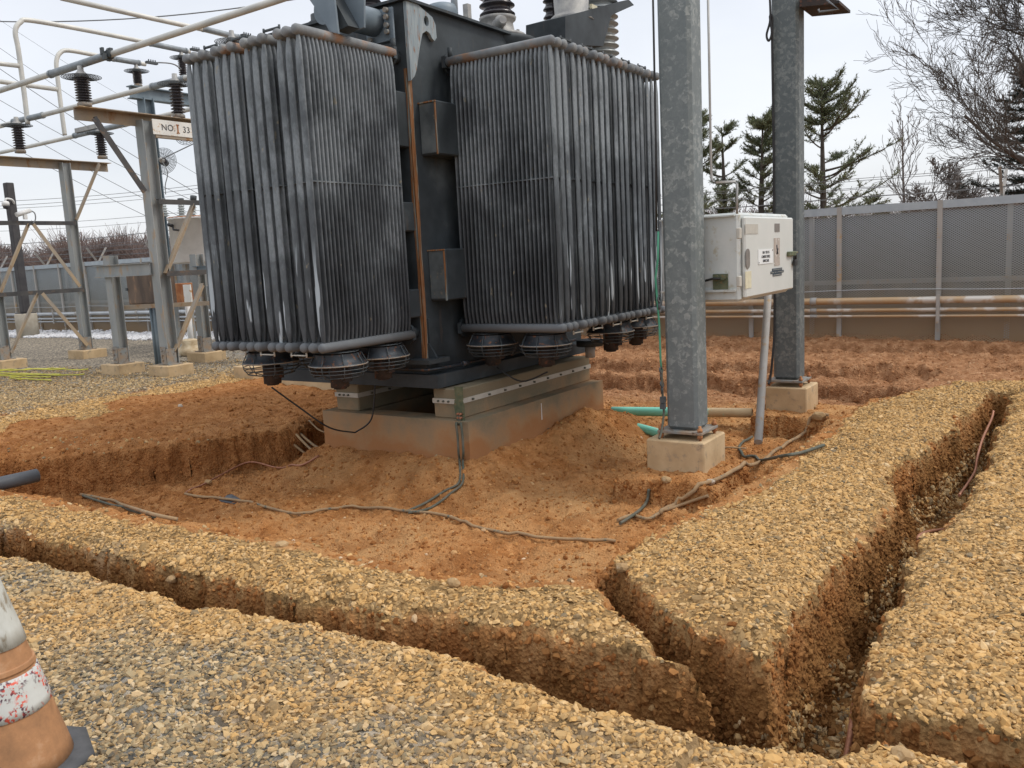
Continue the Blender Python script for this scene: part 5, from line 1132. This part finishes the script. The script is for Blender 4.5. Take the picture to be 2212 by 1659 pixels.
# white oil filled tanks with bushings
def breaker(u0, u1, v0, v1, Yc, lab, caps):
    a = P(u0, v1, Y=Yc); c_ = P(u1, v0, Y=Yc); r = (c_[0]-a[0])/2; xm = (a[0]+c_[0])/2
    t = thing('oil_tank', lab, 'oil tank', (xm, Yc+r, a[2]), 'white oil filled tanks')
    MB().lathe((xm, Yc+r, a[2]), [(r*.92, 0), (r, .04), (r, c_[2]-a[2]-.04), (r*1.03, c_[2]-a[2]-.04), (r*1.03, c_[2]-a[2])], 30).build('tank', 'white_plastic', t)
    MB().ring((xm, Yc+r, c_[2]+.0), r*1.0, .018, 30, 5).build('rusty_rim', 'rusty', t)
    for k, (uu, vt, lean) in enumerate(caps):
        bs_ = P(uu, v0+2, Y=Yc+r*.6); tp = P(uu+lean, vt, Y=Yc+r*.6); d = Vector(tp)-Vector(bs_); L = d.length
        pr = []; n = 6
        for q in range(n): z = L*.78*q/n; st = L*.78/n; pr += [(.05, z), (.055, z+st*.3), (.095-.006*q, z+st*.35), (.093-.006*q, z+st*.45), (.055, z+st*.8)]
        bb = MB().lathe(bs_, pr+[(.04, L*.78)], 14, d); bu = bb.build('bushing', 'white_porcelain', t); MB().lathe(Vector(bs_)+d*.78, [(.065, 0), (.065, L*.2), (.04, L*.22)], 12, d).build('bushing_cap', 'guard', bu)
    b = MB(); e = P(u0+24, v0+22, Y=Yc-.03); b.cyl(e, e+[0.0, -.1, .03], .035, 8); b.tube([e, e+[.08, -.05, -.08], e+[.25, -.05, -.1]], .02, 6); b.build('lifting_lug', 'black_cable', t)
    if len(caps) > 1:
        b = MB()
        for uu in (u0+14, u1-12): e = P(uu, v1-1, Y=Yc+.2); b.box((e[0]-.05, Yc+.2, 0), (e[0]+.05, Yc+.3, e[2]))
        b.build('stand', 'steel_galv', t)
breaker(349, 408, 466, 572, 11.0, 'white oil tank with three ribbed bushings behind the steel frames', [(357, 428, -7), (393, 428, -3), (416, 422, 2)])
breaker(410, 470, 464, 620, 12.2, 'second white tank half hidden behind the radiators', [(440, 420, 0)])
p = P(414, 745, Y=10.9); solo('white_pipe', MB().cyl((p[0], 10.9, -.05), (p[0]-.0, 10.9, P(406, 660, Y=10.9)[2]), .055, 14), 'white_plastic', 'white plastic pipe standing under the orange rusted box', 'pipe', (p[0], 10.9, 0))
# sack and scrap by the footing
sp = P(412, 768, z=0); b = MB()
b.lathe((sp[0], sp[1], 0), [(.20, 0), (.26, .06), (.22, .14), (.15, .22), (.17, .30), (.10, .33), (.04, .30)], 11)
for i in range(len(b.v)):
    x, y, z = b.v[i]; k = 1+.5*float(vn(np.array(x*9.), np.array(y*9.+z*7), 3)); b.v[i] = (sp[0]+(x-sp[0])*k, sp[1]+(y-sp[1])*k, z)
solo('paper_sack', b, 'sack', 'crumpled dirty sack slumped against the stained footing', 'sack', (sp[0], sp[1], 0))
sp = P(386, 752, z=0); b = MB(); b.lathe((sp[0], sp[1], -.02), [(.32, 0), (.26, .06), (.1, .12), (.0, .13)], 12); solo('clay_heap', b, 'concrete_tan', 'small heap of orange spoil beside the dirty sack', 'heap', (sp[0], sp[1], 0))
# yellow rope on the gravel
b = MB(); R9 = np.random.RandomState(4); gp0 = P(90, 806, z=.03)
for j in range(7):
    u0, u1 = (-30, R9.uniform(60, 195)) if j < 5 else (20, 110); v0 = 798+j*3.2; v1 = v0+R9.uniform(-6, 5)
    pp = [P(u0+(u1-u0)*k/12, v0+(v1-v0)*k/12+R9.uniform(-1.2, 1.2), z=.035) for k in range(13)]; b.tube(smooth_path(pp, 3), .012, 5)
solo('yellow_rope', b, 'yellow', 'tangled yellow rope lying on the gravel at the left edge', 'rope', gp0)
# dark camera pole
dp_ = P(62, 728, z=0); DX = dp_[0]
cp = P(62, 700, z=.45)
solo('concrete_pier', MB().lathe((dp_[0], dp_[1], -.1), [(.30, 0), (.30, .78), (.28, .80)], 24), 'concrete_plain', 'round pale concrete pier under the dark camera pole', 'pier', (dp_[0], dp_[1], -.1))
CP = thing('camera_pole', 'dark square pole with two security cameras on a round concrete pier', 'camera pole', (dp_[0], dp_[1], .7))
zt = P(20, 395, X=DX)[2]
MB().box((DX-.11, dp_[1]-.11, .72), (DX+.11, dp_[1]+.11, zt), .02).build('shaft', 'dark_pole', CP); MB().box((DX-.22, dp_[1]-.2, .701), (DX+.22, dp_[1]+.2, .719)).build('base_plate', 'dark_pole', CP)
c_ = P(12, 440, X=DX+.3); cm = MB(); cm.lathe(c_, [(.0, -.16), (.07, -.13), (.085, -.06)], 16); dk = None
t1 = MB(); t1.lathe(c_, [(.095, -.06), (.10, .02), (.08, .06), (.02, .08)], 16); t1.tube(smooth_path([Vector(c_)+Vector((0, 0, .07)), Vector(c_)+Vector((0, .04, .14)), Vector(c_)+Vector((-.1, .25, .12)), Vector(c_)+Vector((-.2, .34, .02))], 4), .03, 8); dc = t1.build('dome_camera', 'white_plastic', CP); cm.build('dome_glass', 'dark_plastic', dc)
c_ = P(52, 460, X=-17.0); t2 = MB(); t2.tube([Vector(c_)+Vector((0, -.15, -.04)), Vector(c_)+Vector((0, .12, .05))], .045, 12); t2.box(Vector(c_)+Vector((-.03, -.02, -.12)), Vector(c_)+Vector((.03, .04, -.03))); BC = thing('security_camera', 'white bullet security camera clamped on the left steel frame', 'camera', c_)
t2.build('body', 'white_plastic', BC); MB().tube(smooth_path([Vector(c_)+Vector((0, .12, .05)), Vector(c_)+Vector((0, .2, .0)), Vector(c_)+Vector((0, .2, -.12)), Vector(c_)+Vector((0, .14, -.2))], 4), .012, 6).build('cable', 'wire', BC)
# precast trough behind the pit
tr = P(581, 812, z=.10); X0 = tr[0]; Y0 = tr[1]
TRG = thing('cable_trough', 'tan precast concrete cable trough with covers bridging behind the foundation', 'cable trough', (X0+1, Y0+.4, 0))
print('trough', tr, P(730, 842, z=0), P(512, 790, z=.1), P(581, 824, Y=Y0))
MB().box((X0, Y0, -.06), (X0+3.6, Y0+.05, .07)).build('side_wall', 'trough', TRG)
MB().box((X0, Y0+.62, -.06), (X0+3.6, Y0+.67, .07)).build('side_wall', 'trough', TRG)
for k in range(9): MB().box((X0+.01+k*.4, Y0+.055, .03), (X0+.395+k*.4, Y0+.615, .115), .008).build('cover_block', 'trough', TRG)
q = P(526, 818, z=0); solo('concrete_footing', MB().box((q[0]-.22, q[1], -.3), (q[0]+.22, q[1]+.4, .18), .01), 'concrete_tan', 'footing behind the leftmost cooling fan', 'footing', (q[0], q[1], -.3), 'concrete footings in the left yard')

# overhead wires, far off
def wire(pts, r, lab, sag=0):
    b = MB(); b.tube(pts, r, 4, False); solo('overhead_wire', b, 'wire', lab, 'wire', pts[0], 'overhead wires above the left yard')
WD = [((-20, 46), (640, -2), 30, .022, 'thick overhead wire crossing the upper left corner'),
      ((-20, 90), (520, 430), 45, .012, None), ((-20, 135), (520, 470), 45, .018, None), ((-20, 205), (520, 480), 45, .016, None), ((-20, 245), (500, 520), 45, .016, None), ((-20, 290), (480, 540), 45, .016, None), ((-20, 30), (430, 300), 50, .009, None),
      ((-20, 436), (560, 382), 60, .020, None), ((-20, 446), (560, 388), 60, .020, None), ((-20, 452), (560, 400), 60, .018, None), ((-20, 487), (560, 438), 60, .018, None), ((-20, 500), (560, 452), 60, .016, None), ((-20, 530), (560, 470), 60, .03, None), ((-20, 548), (560, 482), 60, .016, None), ((-20, 590), (460, 610), 60, .04, None)]
for i_, (a, c_, d, r, lab) in enumerate(WD):
    A_ = Vector(P(*a, d=d)); B_ = Vector(P(*c_, d=d)); n = 14; dirs = 'thin sloping overhead wire behind the bus pipes' if 1 <= i_ <= 6 else 'nearly level distant overhead wire above the far woods'
    pts = [A_.lerp(B_, k/n)-Vector((0, 0, .25*4*(k/n)*(1-k/n))) for k in range(n+1)]
    o = MB().tube(pts, r, 4, False).build('overhead_wire', 'wire', None, pts[0]); tag(o, lab or (dirs+', '+['highest','second highest','third highest','fourth highest','fourth lowest','third lowest','second lowest','lowest'][(i_-1) if i_ < 7 else i_-7]), 'wire', 'sloping overhead wires' if 1 <= i_ <= 6 else ('level distant wires' if i_ > 6 else None))

# ------------------------------------------------------------------ traffic cone
e = P(160, 1640, z=.03); cc = Vector((e[0], e[1], 0))-Vector((RT[0], RT[1], 0)).normalized()*.212
TC = thing('traffic_cone', 'dirty orange traffic cone with two scuffed white collars at the left edge', 'traffic cone', cc)
CH = .68
def crad(h): return .19-(.19-.028)*h/CH
axc = Vector((.035, -.01, 1)).normalized()
def band(h0, h1, off, nm, mat):
    hs = np.linspace(h0, h1, 6); pr = [(crad(h)+off, h) for h in hs]; pr = [(crad(h0)-.002, h0)]+pr+[(crad(h1)-.002, h1)]
    b = MB().lathe(cc+Vector((0, 0, .03)), pr, 40, axc, caps=False)
    for i in range(len(b.v)):
        x, y, z = b.v[i]; k = 1+.012*float(vn(np.array(x*14.), np.array(y*14.+z*5), 3)); b.v[i] = (cc.x+(x-cc.x)*k, cc.y+(y-cc.y)*k, z)
    return b.build(nm, mat, TC)
body = MB().lathe(cc+Vector((0, 0, .03)), [(crad(h)-.001, h) for h in np.linspace(0, CH, 14)]+[(.0, CH+.005)], 40, axc); body.build('cone_body', 'cone', TC)
def hpix(v): # height on the cone silhouette at picture row v
    return P(90, v, d=(Vector(cc)-Vector(CAM)).dot(Vector(FW)))[2]
hA, hB, hC, hD = hpix(1545), hpix(1468), hpix(1385), hpix(1290)
band(hpix(1528), hpix(1445), .003, 'lower_collar', 'collar'); band(hpix(1385), hpix(1385)+.30, .0035, 'upper_collar', 'collar_clean'); band(hpix(1445)+.012, hpix(1445)+.03, .004, 'orange_ridge', 'cone')
MB().lathe(cc, [(.26, 0), (.26, .022), (.22, .03), (.185, .034)], 8).build('rubber_base', 'black_rubber', TC)

# ------------------------------------------------------------------ larger single rocks
def rock(u, v, s, lab, mat='rock', flat=.7):
    s *= .8
    p = gp(u, v, s*.25); b = MB(); bv = IV.copy(); r2 = np.random.RandomState(int(u*7+v))
    # one subdivision for a rounder stone
    vs = [tuple(q) for q in bv]; fs = []; mid = {}
    def mp_(a, c_):
        k = (min(a, c_), max(a, c_))
        if k not in mid: m_ = (np.array(vs[a])+np.array(vs[c_])); m_ /= np.linalg.norm(m_); vs.append(tuple(m_)); mid[k] = len(vs)-1
        return mid[k]
    for a, c_, d in IF: x_, y_, z_ = mp_(a, c_), mp_(c_, d), mp_(d, a); fs += [(a, x_, z_), (c_, y_, x_), (d, z_, y_), (x_, y_, z_)]
    V = np.array(vs)*(1+r2.uniform(-.14, .14, (len(vs), 1)))*[s, s*r2.uniform(.65, .9), s*flat]; V += [p.x, p.y, p.z]
    b.add(V, fs); solo('rock', b, mat, lab, 'rock', p, 'larger loose rocks')
rock(1845, 1578, .0, '', ) if False else None
rock(372, 1258, .045, 'rusty orange stone stuck in the berm wall of the front trench'); rock(1360, 1240-0, .055, 'pale boulder on the berm near its right end', 'white_rock') if False else None
rock(845, 1537, .035, 'large tan stone lying in the foreground gravel'); rock(1950, 1640, .045, 'large rounded tan stone in the gravel at the bottom right')
rock(1345, 1232, .05, 'tan rock sitting on the back edge of the berm'); rock(1770, 905, .10, 'largest tan rock, beside the farther footing pedestal'); rock(1755, 880, .06, 'grey pointed rock leaning on the farther footing' , 'rock')
rock(390, 880, .05, 'pale stone on the upper slope of the left bank', 'pale_rock'); rock(450, 1064-20, .05, 'tan stone at the foot of the left bank'); rock(980, 1265, .05, 'broad flat tan rock on the middle of the berm'); rock(610, 1180, .05, 'tan flattened rock on the left part of the berm', flat=.45)
rock(1440, 1040, .06, 'brown rock below the nearer footing pedestal'); rock(1535, 1045, .05, 'pale rock under the thick dusty cable', 'pale_rock')

# ------------------------------------------------------------------ trees
class Tri:
    def __init__(s): s.v = []; s.f = []; s.n = 0
    def seg(s, a, b, ra, rb, k=3):
        d = b-a; L = np.linalg.norm(d)+1e-9; d = d/L; u = np.cross(d, (0, 0, 1.)) if abs(d[2]) < .95 else np.cross(d, (1., 0, 0)); u /= np.linalg.norm(u); v = np.cross(d, u)
        for p, r in ((a, ra), (b, rb)):
            for j in range(k): t = 2*pi*j/k; s.v.append(p+(u*cos(t)+v*sin(t))*r)
        for j in range(k): s.f.append((s.n+j, s.n+(j+1) % k, s.n+k+(j+1) % k)); s.f.append((s.n+j, s.n+k+(j+1) % k, s.n+k+j))
        s.n += 2*k
    def tri(s, a, b, c): s.v += [a, b, c]; s.f.append((s.n, s.n+1, s.n+2)); s.n += 3
    def build(s, name, mat, parent, base):
        V = np.array(s.v)-np.array(base); o = np_mesh(name, V, np.array(s.f), mat, False); 
        if parent is not None: o.parent = parent
        else: o.location = Vector(base)
        return o
def grow(T, p, d, L, r, lev, R, up=.08, spread=.55, kids=(3, 5), wig=.16, minr=.006):
    n = 5 if lev > 1 else 3; seg = L/n; pts = [p]
    for i in range(n):
        d = d+R.normal(0, wig, 3)+np.array([0, 0, up]); d /= np.linalg.norm(d); q = p+d*seg
        ra = r*(1-.55*i/n); rb = r*(1-.55*(i+1)/n); T.seg(p, q, max(ra, minr), max(rb, minr), 5 if r > .05 else 3); 
        if lev > 0 and (i > 0):
            for _ in range(R.randint(kids[0], kids[1]+1) if i > 1 else 1):
                a = R.uniform(0, 2*pi); u = np.cross(d, (0, 0, 1.)); u /= (np.linalg.norm(u)+1e-9); v = np.cross(d, u); sp = spread*R.uniform(.7, 1.3)
                dd = d*cos(sp)+(u*cos(a)+v*sin(a))*sin(sp); grow(T, p+(q-p)*R.uniform(0, 1), dd, L*R.uniform(.38, .62), rb*R.uniform(.40, .6), lev-1, R, up, spread, kids, wig*1.15, minr)
        p = q
def gbase(u, d, z=0):
    vh = 557+(.0516)*(1106-u); p = P(u, vh, d=d); return np.array([p[0], p[1], z])
def tree_thing(nm, lab, cat, base, grp): return thing(nm, lab, cat, base, grp)
def bare(u, d, Hh, lab, seed, lev=4, bl=.62, r=.16, lean=(0, 0), up=.05, spread=.5, mat='bark_grey', kids=(2, 3), minr=.008):
    R = np.random.RandomState(seed); base = gbase(u, d); t = thing('bare_tree', lab, 'tree', base, 'bare trees beyond the fence'); T = Tri(); Tc = Tri()
    p = base.copy(); dd = np.array([lean[0], lean[1], 1.0]); n = 8
    for i in range(n):
        dd = dd/np.linalg.norm(dd)+R.normal(0, .05, 3); dd[2] = max(dd[2], .6); q = p+dd/np.linalg.norm(dd)*Hh/n
        T.seg(p, q, r*(1-.8*i/n), r*(1-.8*(i+1)/n), 7)
        if i >= 1:
            for _ in range(3 if i > 2 else 2):
                a = R.uniform(0, 2*pi); el = R.uniform(.25, .9); v = np.array([cos(a)*cos(el), sin(a)*cos(el), sin(el)])
                grow(Tc, p+(q-p)*R.uniform(0, 1), v, Hh*(bl-.045*i)*R.uniform(.7, 1.0), r*(1-.8*i/n)*.5, lev-1, R, up, spread, kids, .13, minr)
        p = q
    T.build('trunk', mat, t, base); Tc.build('branches', mat, t, base)
def conifer(u, d, Hh, lab, seed, W=2.6, mat='pine', grp='pine trees beyond the fence', open_=.5, up0=.35, start=.12, tuft=1.0, bias=None, step=.33):
    R = np.random.RandomState(seed); base = gbase(u, d); t = thing('pine_tree' if mat == 'pine' else 'spruce_tree', lab, 'tree', base, grp); T = Tri(); NV = []
    top = base+[R.uniform(-.2, .2), 0, Hh]; T.seg(base, base+(top-base)*.5, .13, .09, 8); T.seg(base+(top-base)*.5, top, .09, .012, 7)
    nw = int(Hh/(step*.62 if mat == 'pine' else .26))
    def needles(s0, e0_, u2, m_):
        c = R.uniform(.1, 1.05, (m_, 1)); cp = s0+(e0_-s0)*c; nd = u2*.6+R.normal(0, .6, (m_, 3)); nd /= np.linalg.norm(nd, axis=1)[:, None]
        w_ = np.cross(nd, R.normal(0, 1, (m_, 3))); w_ = w_/np.linalg.norm(w_, axis=1)[:, None]*R.uniform(.007, .013, (m_, 1)); NV.append(np.stack([cp-w_, cp+w_, cp+nd*R.uniform(.06, .12, (m_, 1))], 1).reshape(-1, 3))
    for i in range(nw):
        f = start+(1-start)*min(.995, max(0, (i+R.uniform(-.5, .5))/nw))
        for k in range(R.randint(2, 5)):
            if R.uniform() < open_*.6: continue
            a = R.uniform(0, 2*pi); Lb = W*((1-f)**.8+.09)*R.uniform(.45, 1.15)
            if bias is not None: Lb *= 1+.45*cos(a-bias)
            bare_ = mat == 'pine' and f < .30
            p = base+(top-base)*f; v = np.array([cos(a), sin(a), up0*R.uniform(.2, 1.3)-.30*(1-f)]); v /= np.linalg.norm(v); n = 7; r_ = .012+.011*Lb
            for j in range(n):
                v = v+np.array([0, 0, .075])+R.normal(0, .07, 3); v /= np.linalg.norm(v); q = p+v*Lb/n; T.seg(p, q, r_*(1-j/n)+.005, r_*(1-(j+1)/n)+.005, 3)
                if (j >= 2 or f > .75 or mat != 'pine') and not (bare_ and R.uniform() < .6):
                    for _ in range(5):
                        a2 = R.uniform(-1, 1)*1.3; u2 = np.array([v[0]*cos(a2)-v[1]*sin(a2), v[0]*sin(a2)+v[1]*cos(a2), v[2]+R.uniform(-.15, .55)]); u2 /= np.linalg.norm(u2); Lt = R.uniform(.12, .48)*(1.2-.6*j/n)*tuft
                        s0 = p+(q-p)*R.uniform(0, 1); e0_ = s0+u2*Lt; T.seg(s0, e0_, .007, .004, 3); needles(s0, e0_, u2, int(22*Lt/.3))
                p = q
    T.build('trunk', 'bark', t, base); V = np.concatenate(NV)-base; o = np_mesh('needles', V, np.arange(len(V)).reshape(-1, 3), mat, False); o.parent = t
conifer(1782, 26, 6.3, 'tallest pine, spreading to the right of the darker pole', 5, 2.9, bias=-.5)
conifer(1640, 27, 5.55, 'thin pine directly left of the darker pole', 8, 1.7, start=.2)
conifer(1572, 27, 5.25, 'sparse pine behind the cabinet, middle of the left trio', 12, 1.75, start=.2, open_=.9)
conifer(1516, 26, 5.7, 'pine mostly hidden behind the nearer galvanised pole', 21, 1.7, start=.2)
conifer(2222, 33, 7.6, 'dark spruce at the right edge behind the big bare tree', 31, 3.1, 'spruce', 'spruce trees beyond the fence', .1, -.05, .05, 1.4)
conifer(1890, 40, 3.4, 'low dark green conifer peeping over the fence near the tall pine', 33, 1.6, grp='pine trees beyond the fence', start=.05)
conifer(2075, 60, 5.6, 'far small dark conifer over the fence on the right', 34, 2.4, 'spruce', 'spruce trees beyond the fence', start=.05)
bare(2375, 27, 9.6, 'big bare spreading tree filling the upper right corner', 3, 5, .66, .22, (-.06, -.03), .05, .48, 'bark', (2, 2), .0065)
bare(1955, 38, 6.6, 'slender bare sapling between the tall pine and the big bare tree', 9, 3, .48, .09, (0, 0), .09, .42, 'bark_grey', (1, 2), .010)
bare(2090, 36, 3.9, 'leaning bare tree just above the fence on the right', 14, 4, .62, .09, (-.5, .1), .03, .5, 'bark_grey', (2, 2), .010)
# far woods as one mass
R = np.random.RandomState(77); T = Tri()
def wood_tree(u, d, Hh):
    base = gbase(u, d); T.seg(base, base+[R.uniform(-.3, .3), 0, Hh*.75], .12, .05, 3); n = 34
    for i in range(n):
        f = R.uniform(.12, .85); a = R.uniform(0, 2*pi); el = R.uniform(.35, 1.25); L = Hh*(1-f)*R.uniform(.5, .95)+.35; p = base+[0, 0, Hh*.75*f]; v = np.array([cos(a)*cos(el), sin(a)*cos(el), sin(el)]); q = p+v*L*.6; T.seg(p, q, .035, .02, 3)
        for _ in range(5): w2 = v+R.normal(0, .5, 3); w2[2] = abs(w2[2]); w2 /= np.linalg.norm(w2); T.seg(p+(q-p)*R.uniform(.3, 1), p+(q-p)*R.uniform(.5, 1)+w2*L*.55, .018, .012, 3)
for u in np.arange(-160, 560, 5.5):
    d = R.uniform(62, 84); hh = 1.55*(4.6+1.5*float(vn(np.array(u*.013), np.array(2.0), 4))*2+R.uniform(-.8, .8))*d/75*(.80 if u < 260 else 1.0); wood_tree(u, d, hh)
for u in np.arange(1480, 2330, 8): d = R.uniform(55, 75); wood_tree(u, d, (3.6+R.uniform(-.6, .9)+1.8*max(0, (u-1950)/260))*d/65)
for u in np.arange(1480, 1720, 9): d = R.uniform(45, 60); wood_tree(u, d, 4.6*R.uniform(.6, 1.1))
tag(T.build('distant_woods', 'bark_far', None, (0, 0, 0)), 'brown band of leafless woods far beyond the fence', None, None, 'stuff')
# low brushy rise behind the fence
xs = np.linspace(-260, 200, 140); ys = np.linspace(30, 170, 40); GX, GY = np.meshgrid(xs, ys, indexing='ij'); GZ = -.6+2.5*ss((GY-40)/50)+fb(GX*.05, GY*.05, 8, 4)*1.6
ii = np.arange(140*40).reshape(140, 40); qd = np.stack([ii[:-1, :-1], ii[1:, :-1], ii[1:, 1:], ii[:-1, 1:]], -1).reshape(-1, 4)
tag(np_mesh('hills', np.stack([GX.ravel(), GY.ravel(), GZ.ravel()], -1), qd, 'bark_far', True), 'low brown rise beyond the fence', None, None, 'structure')
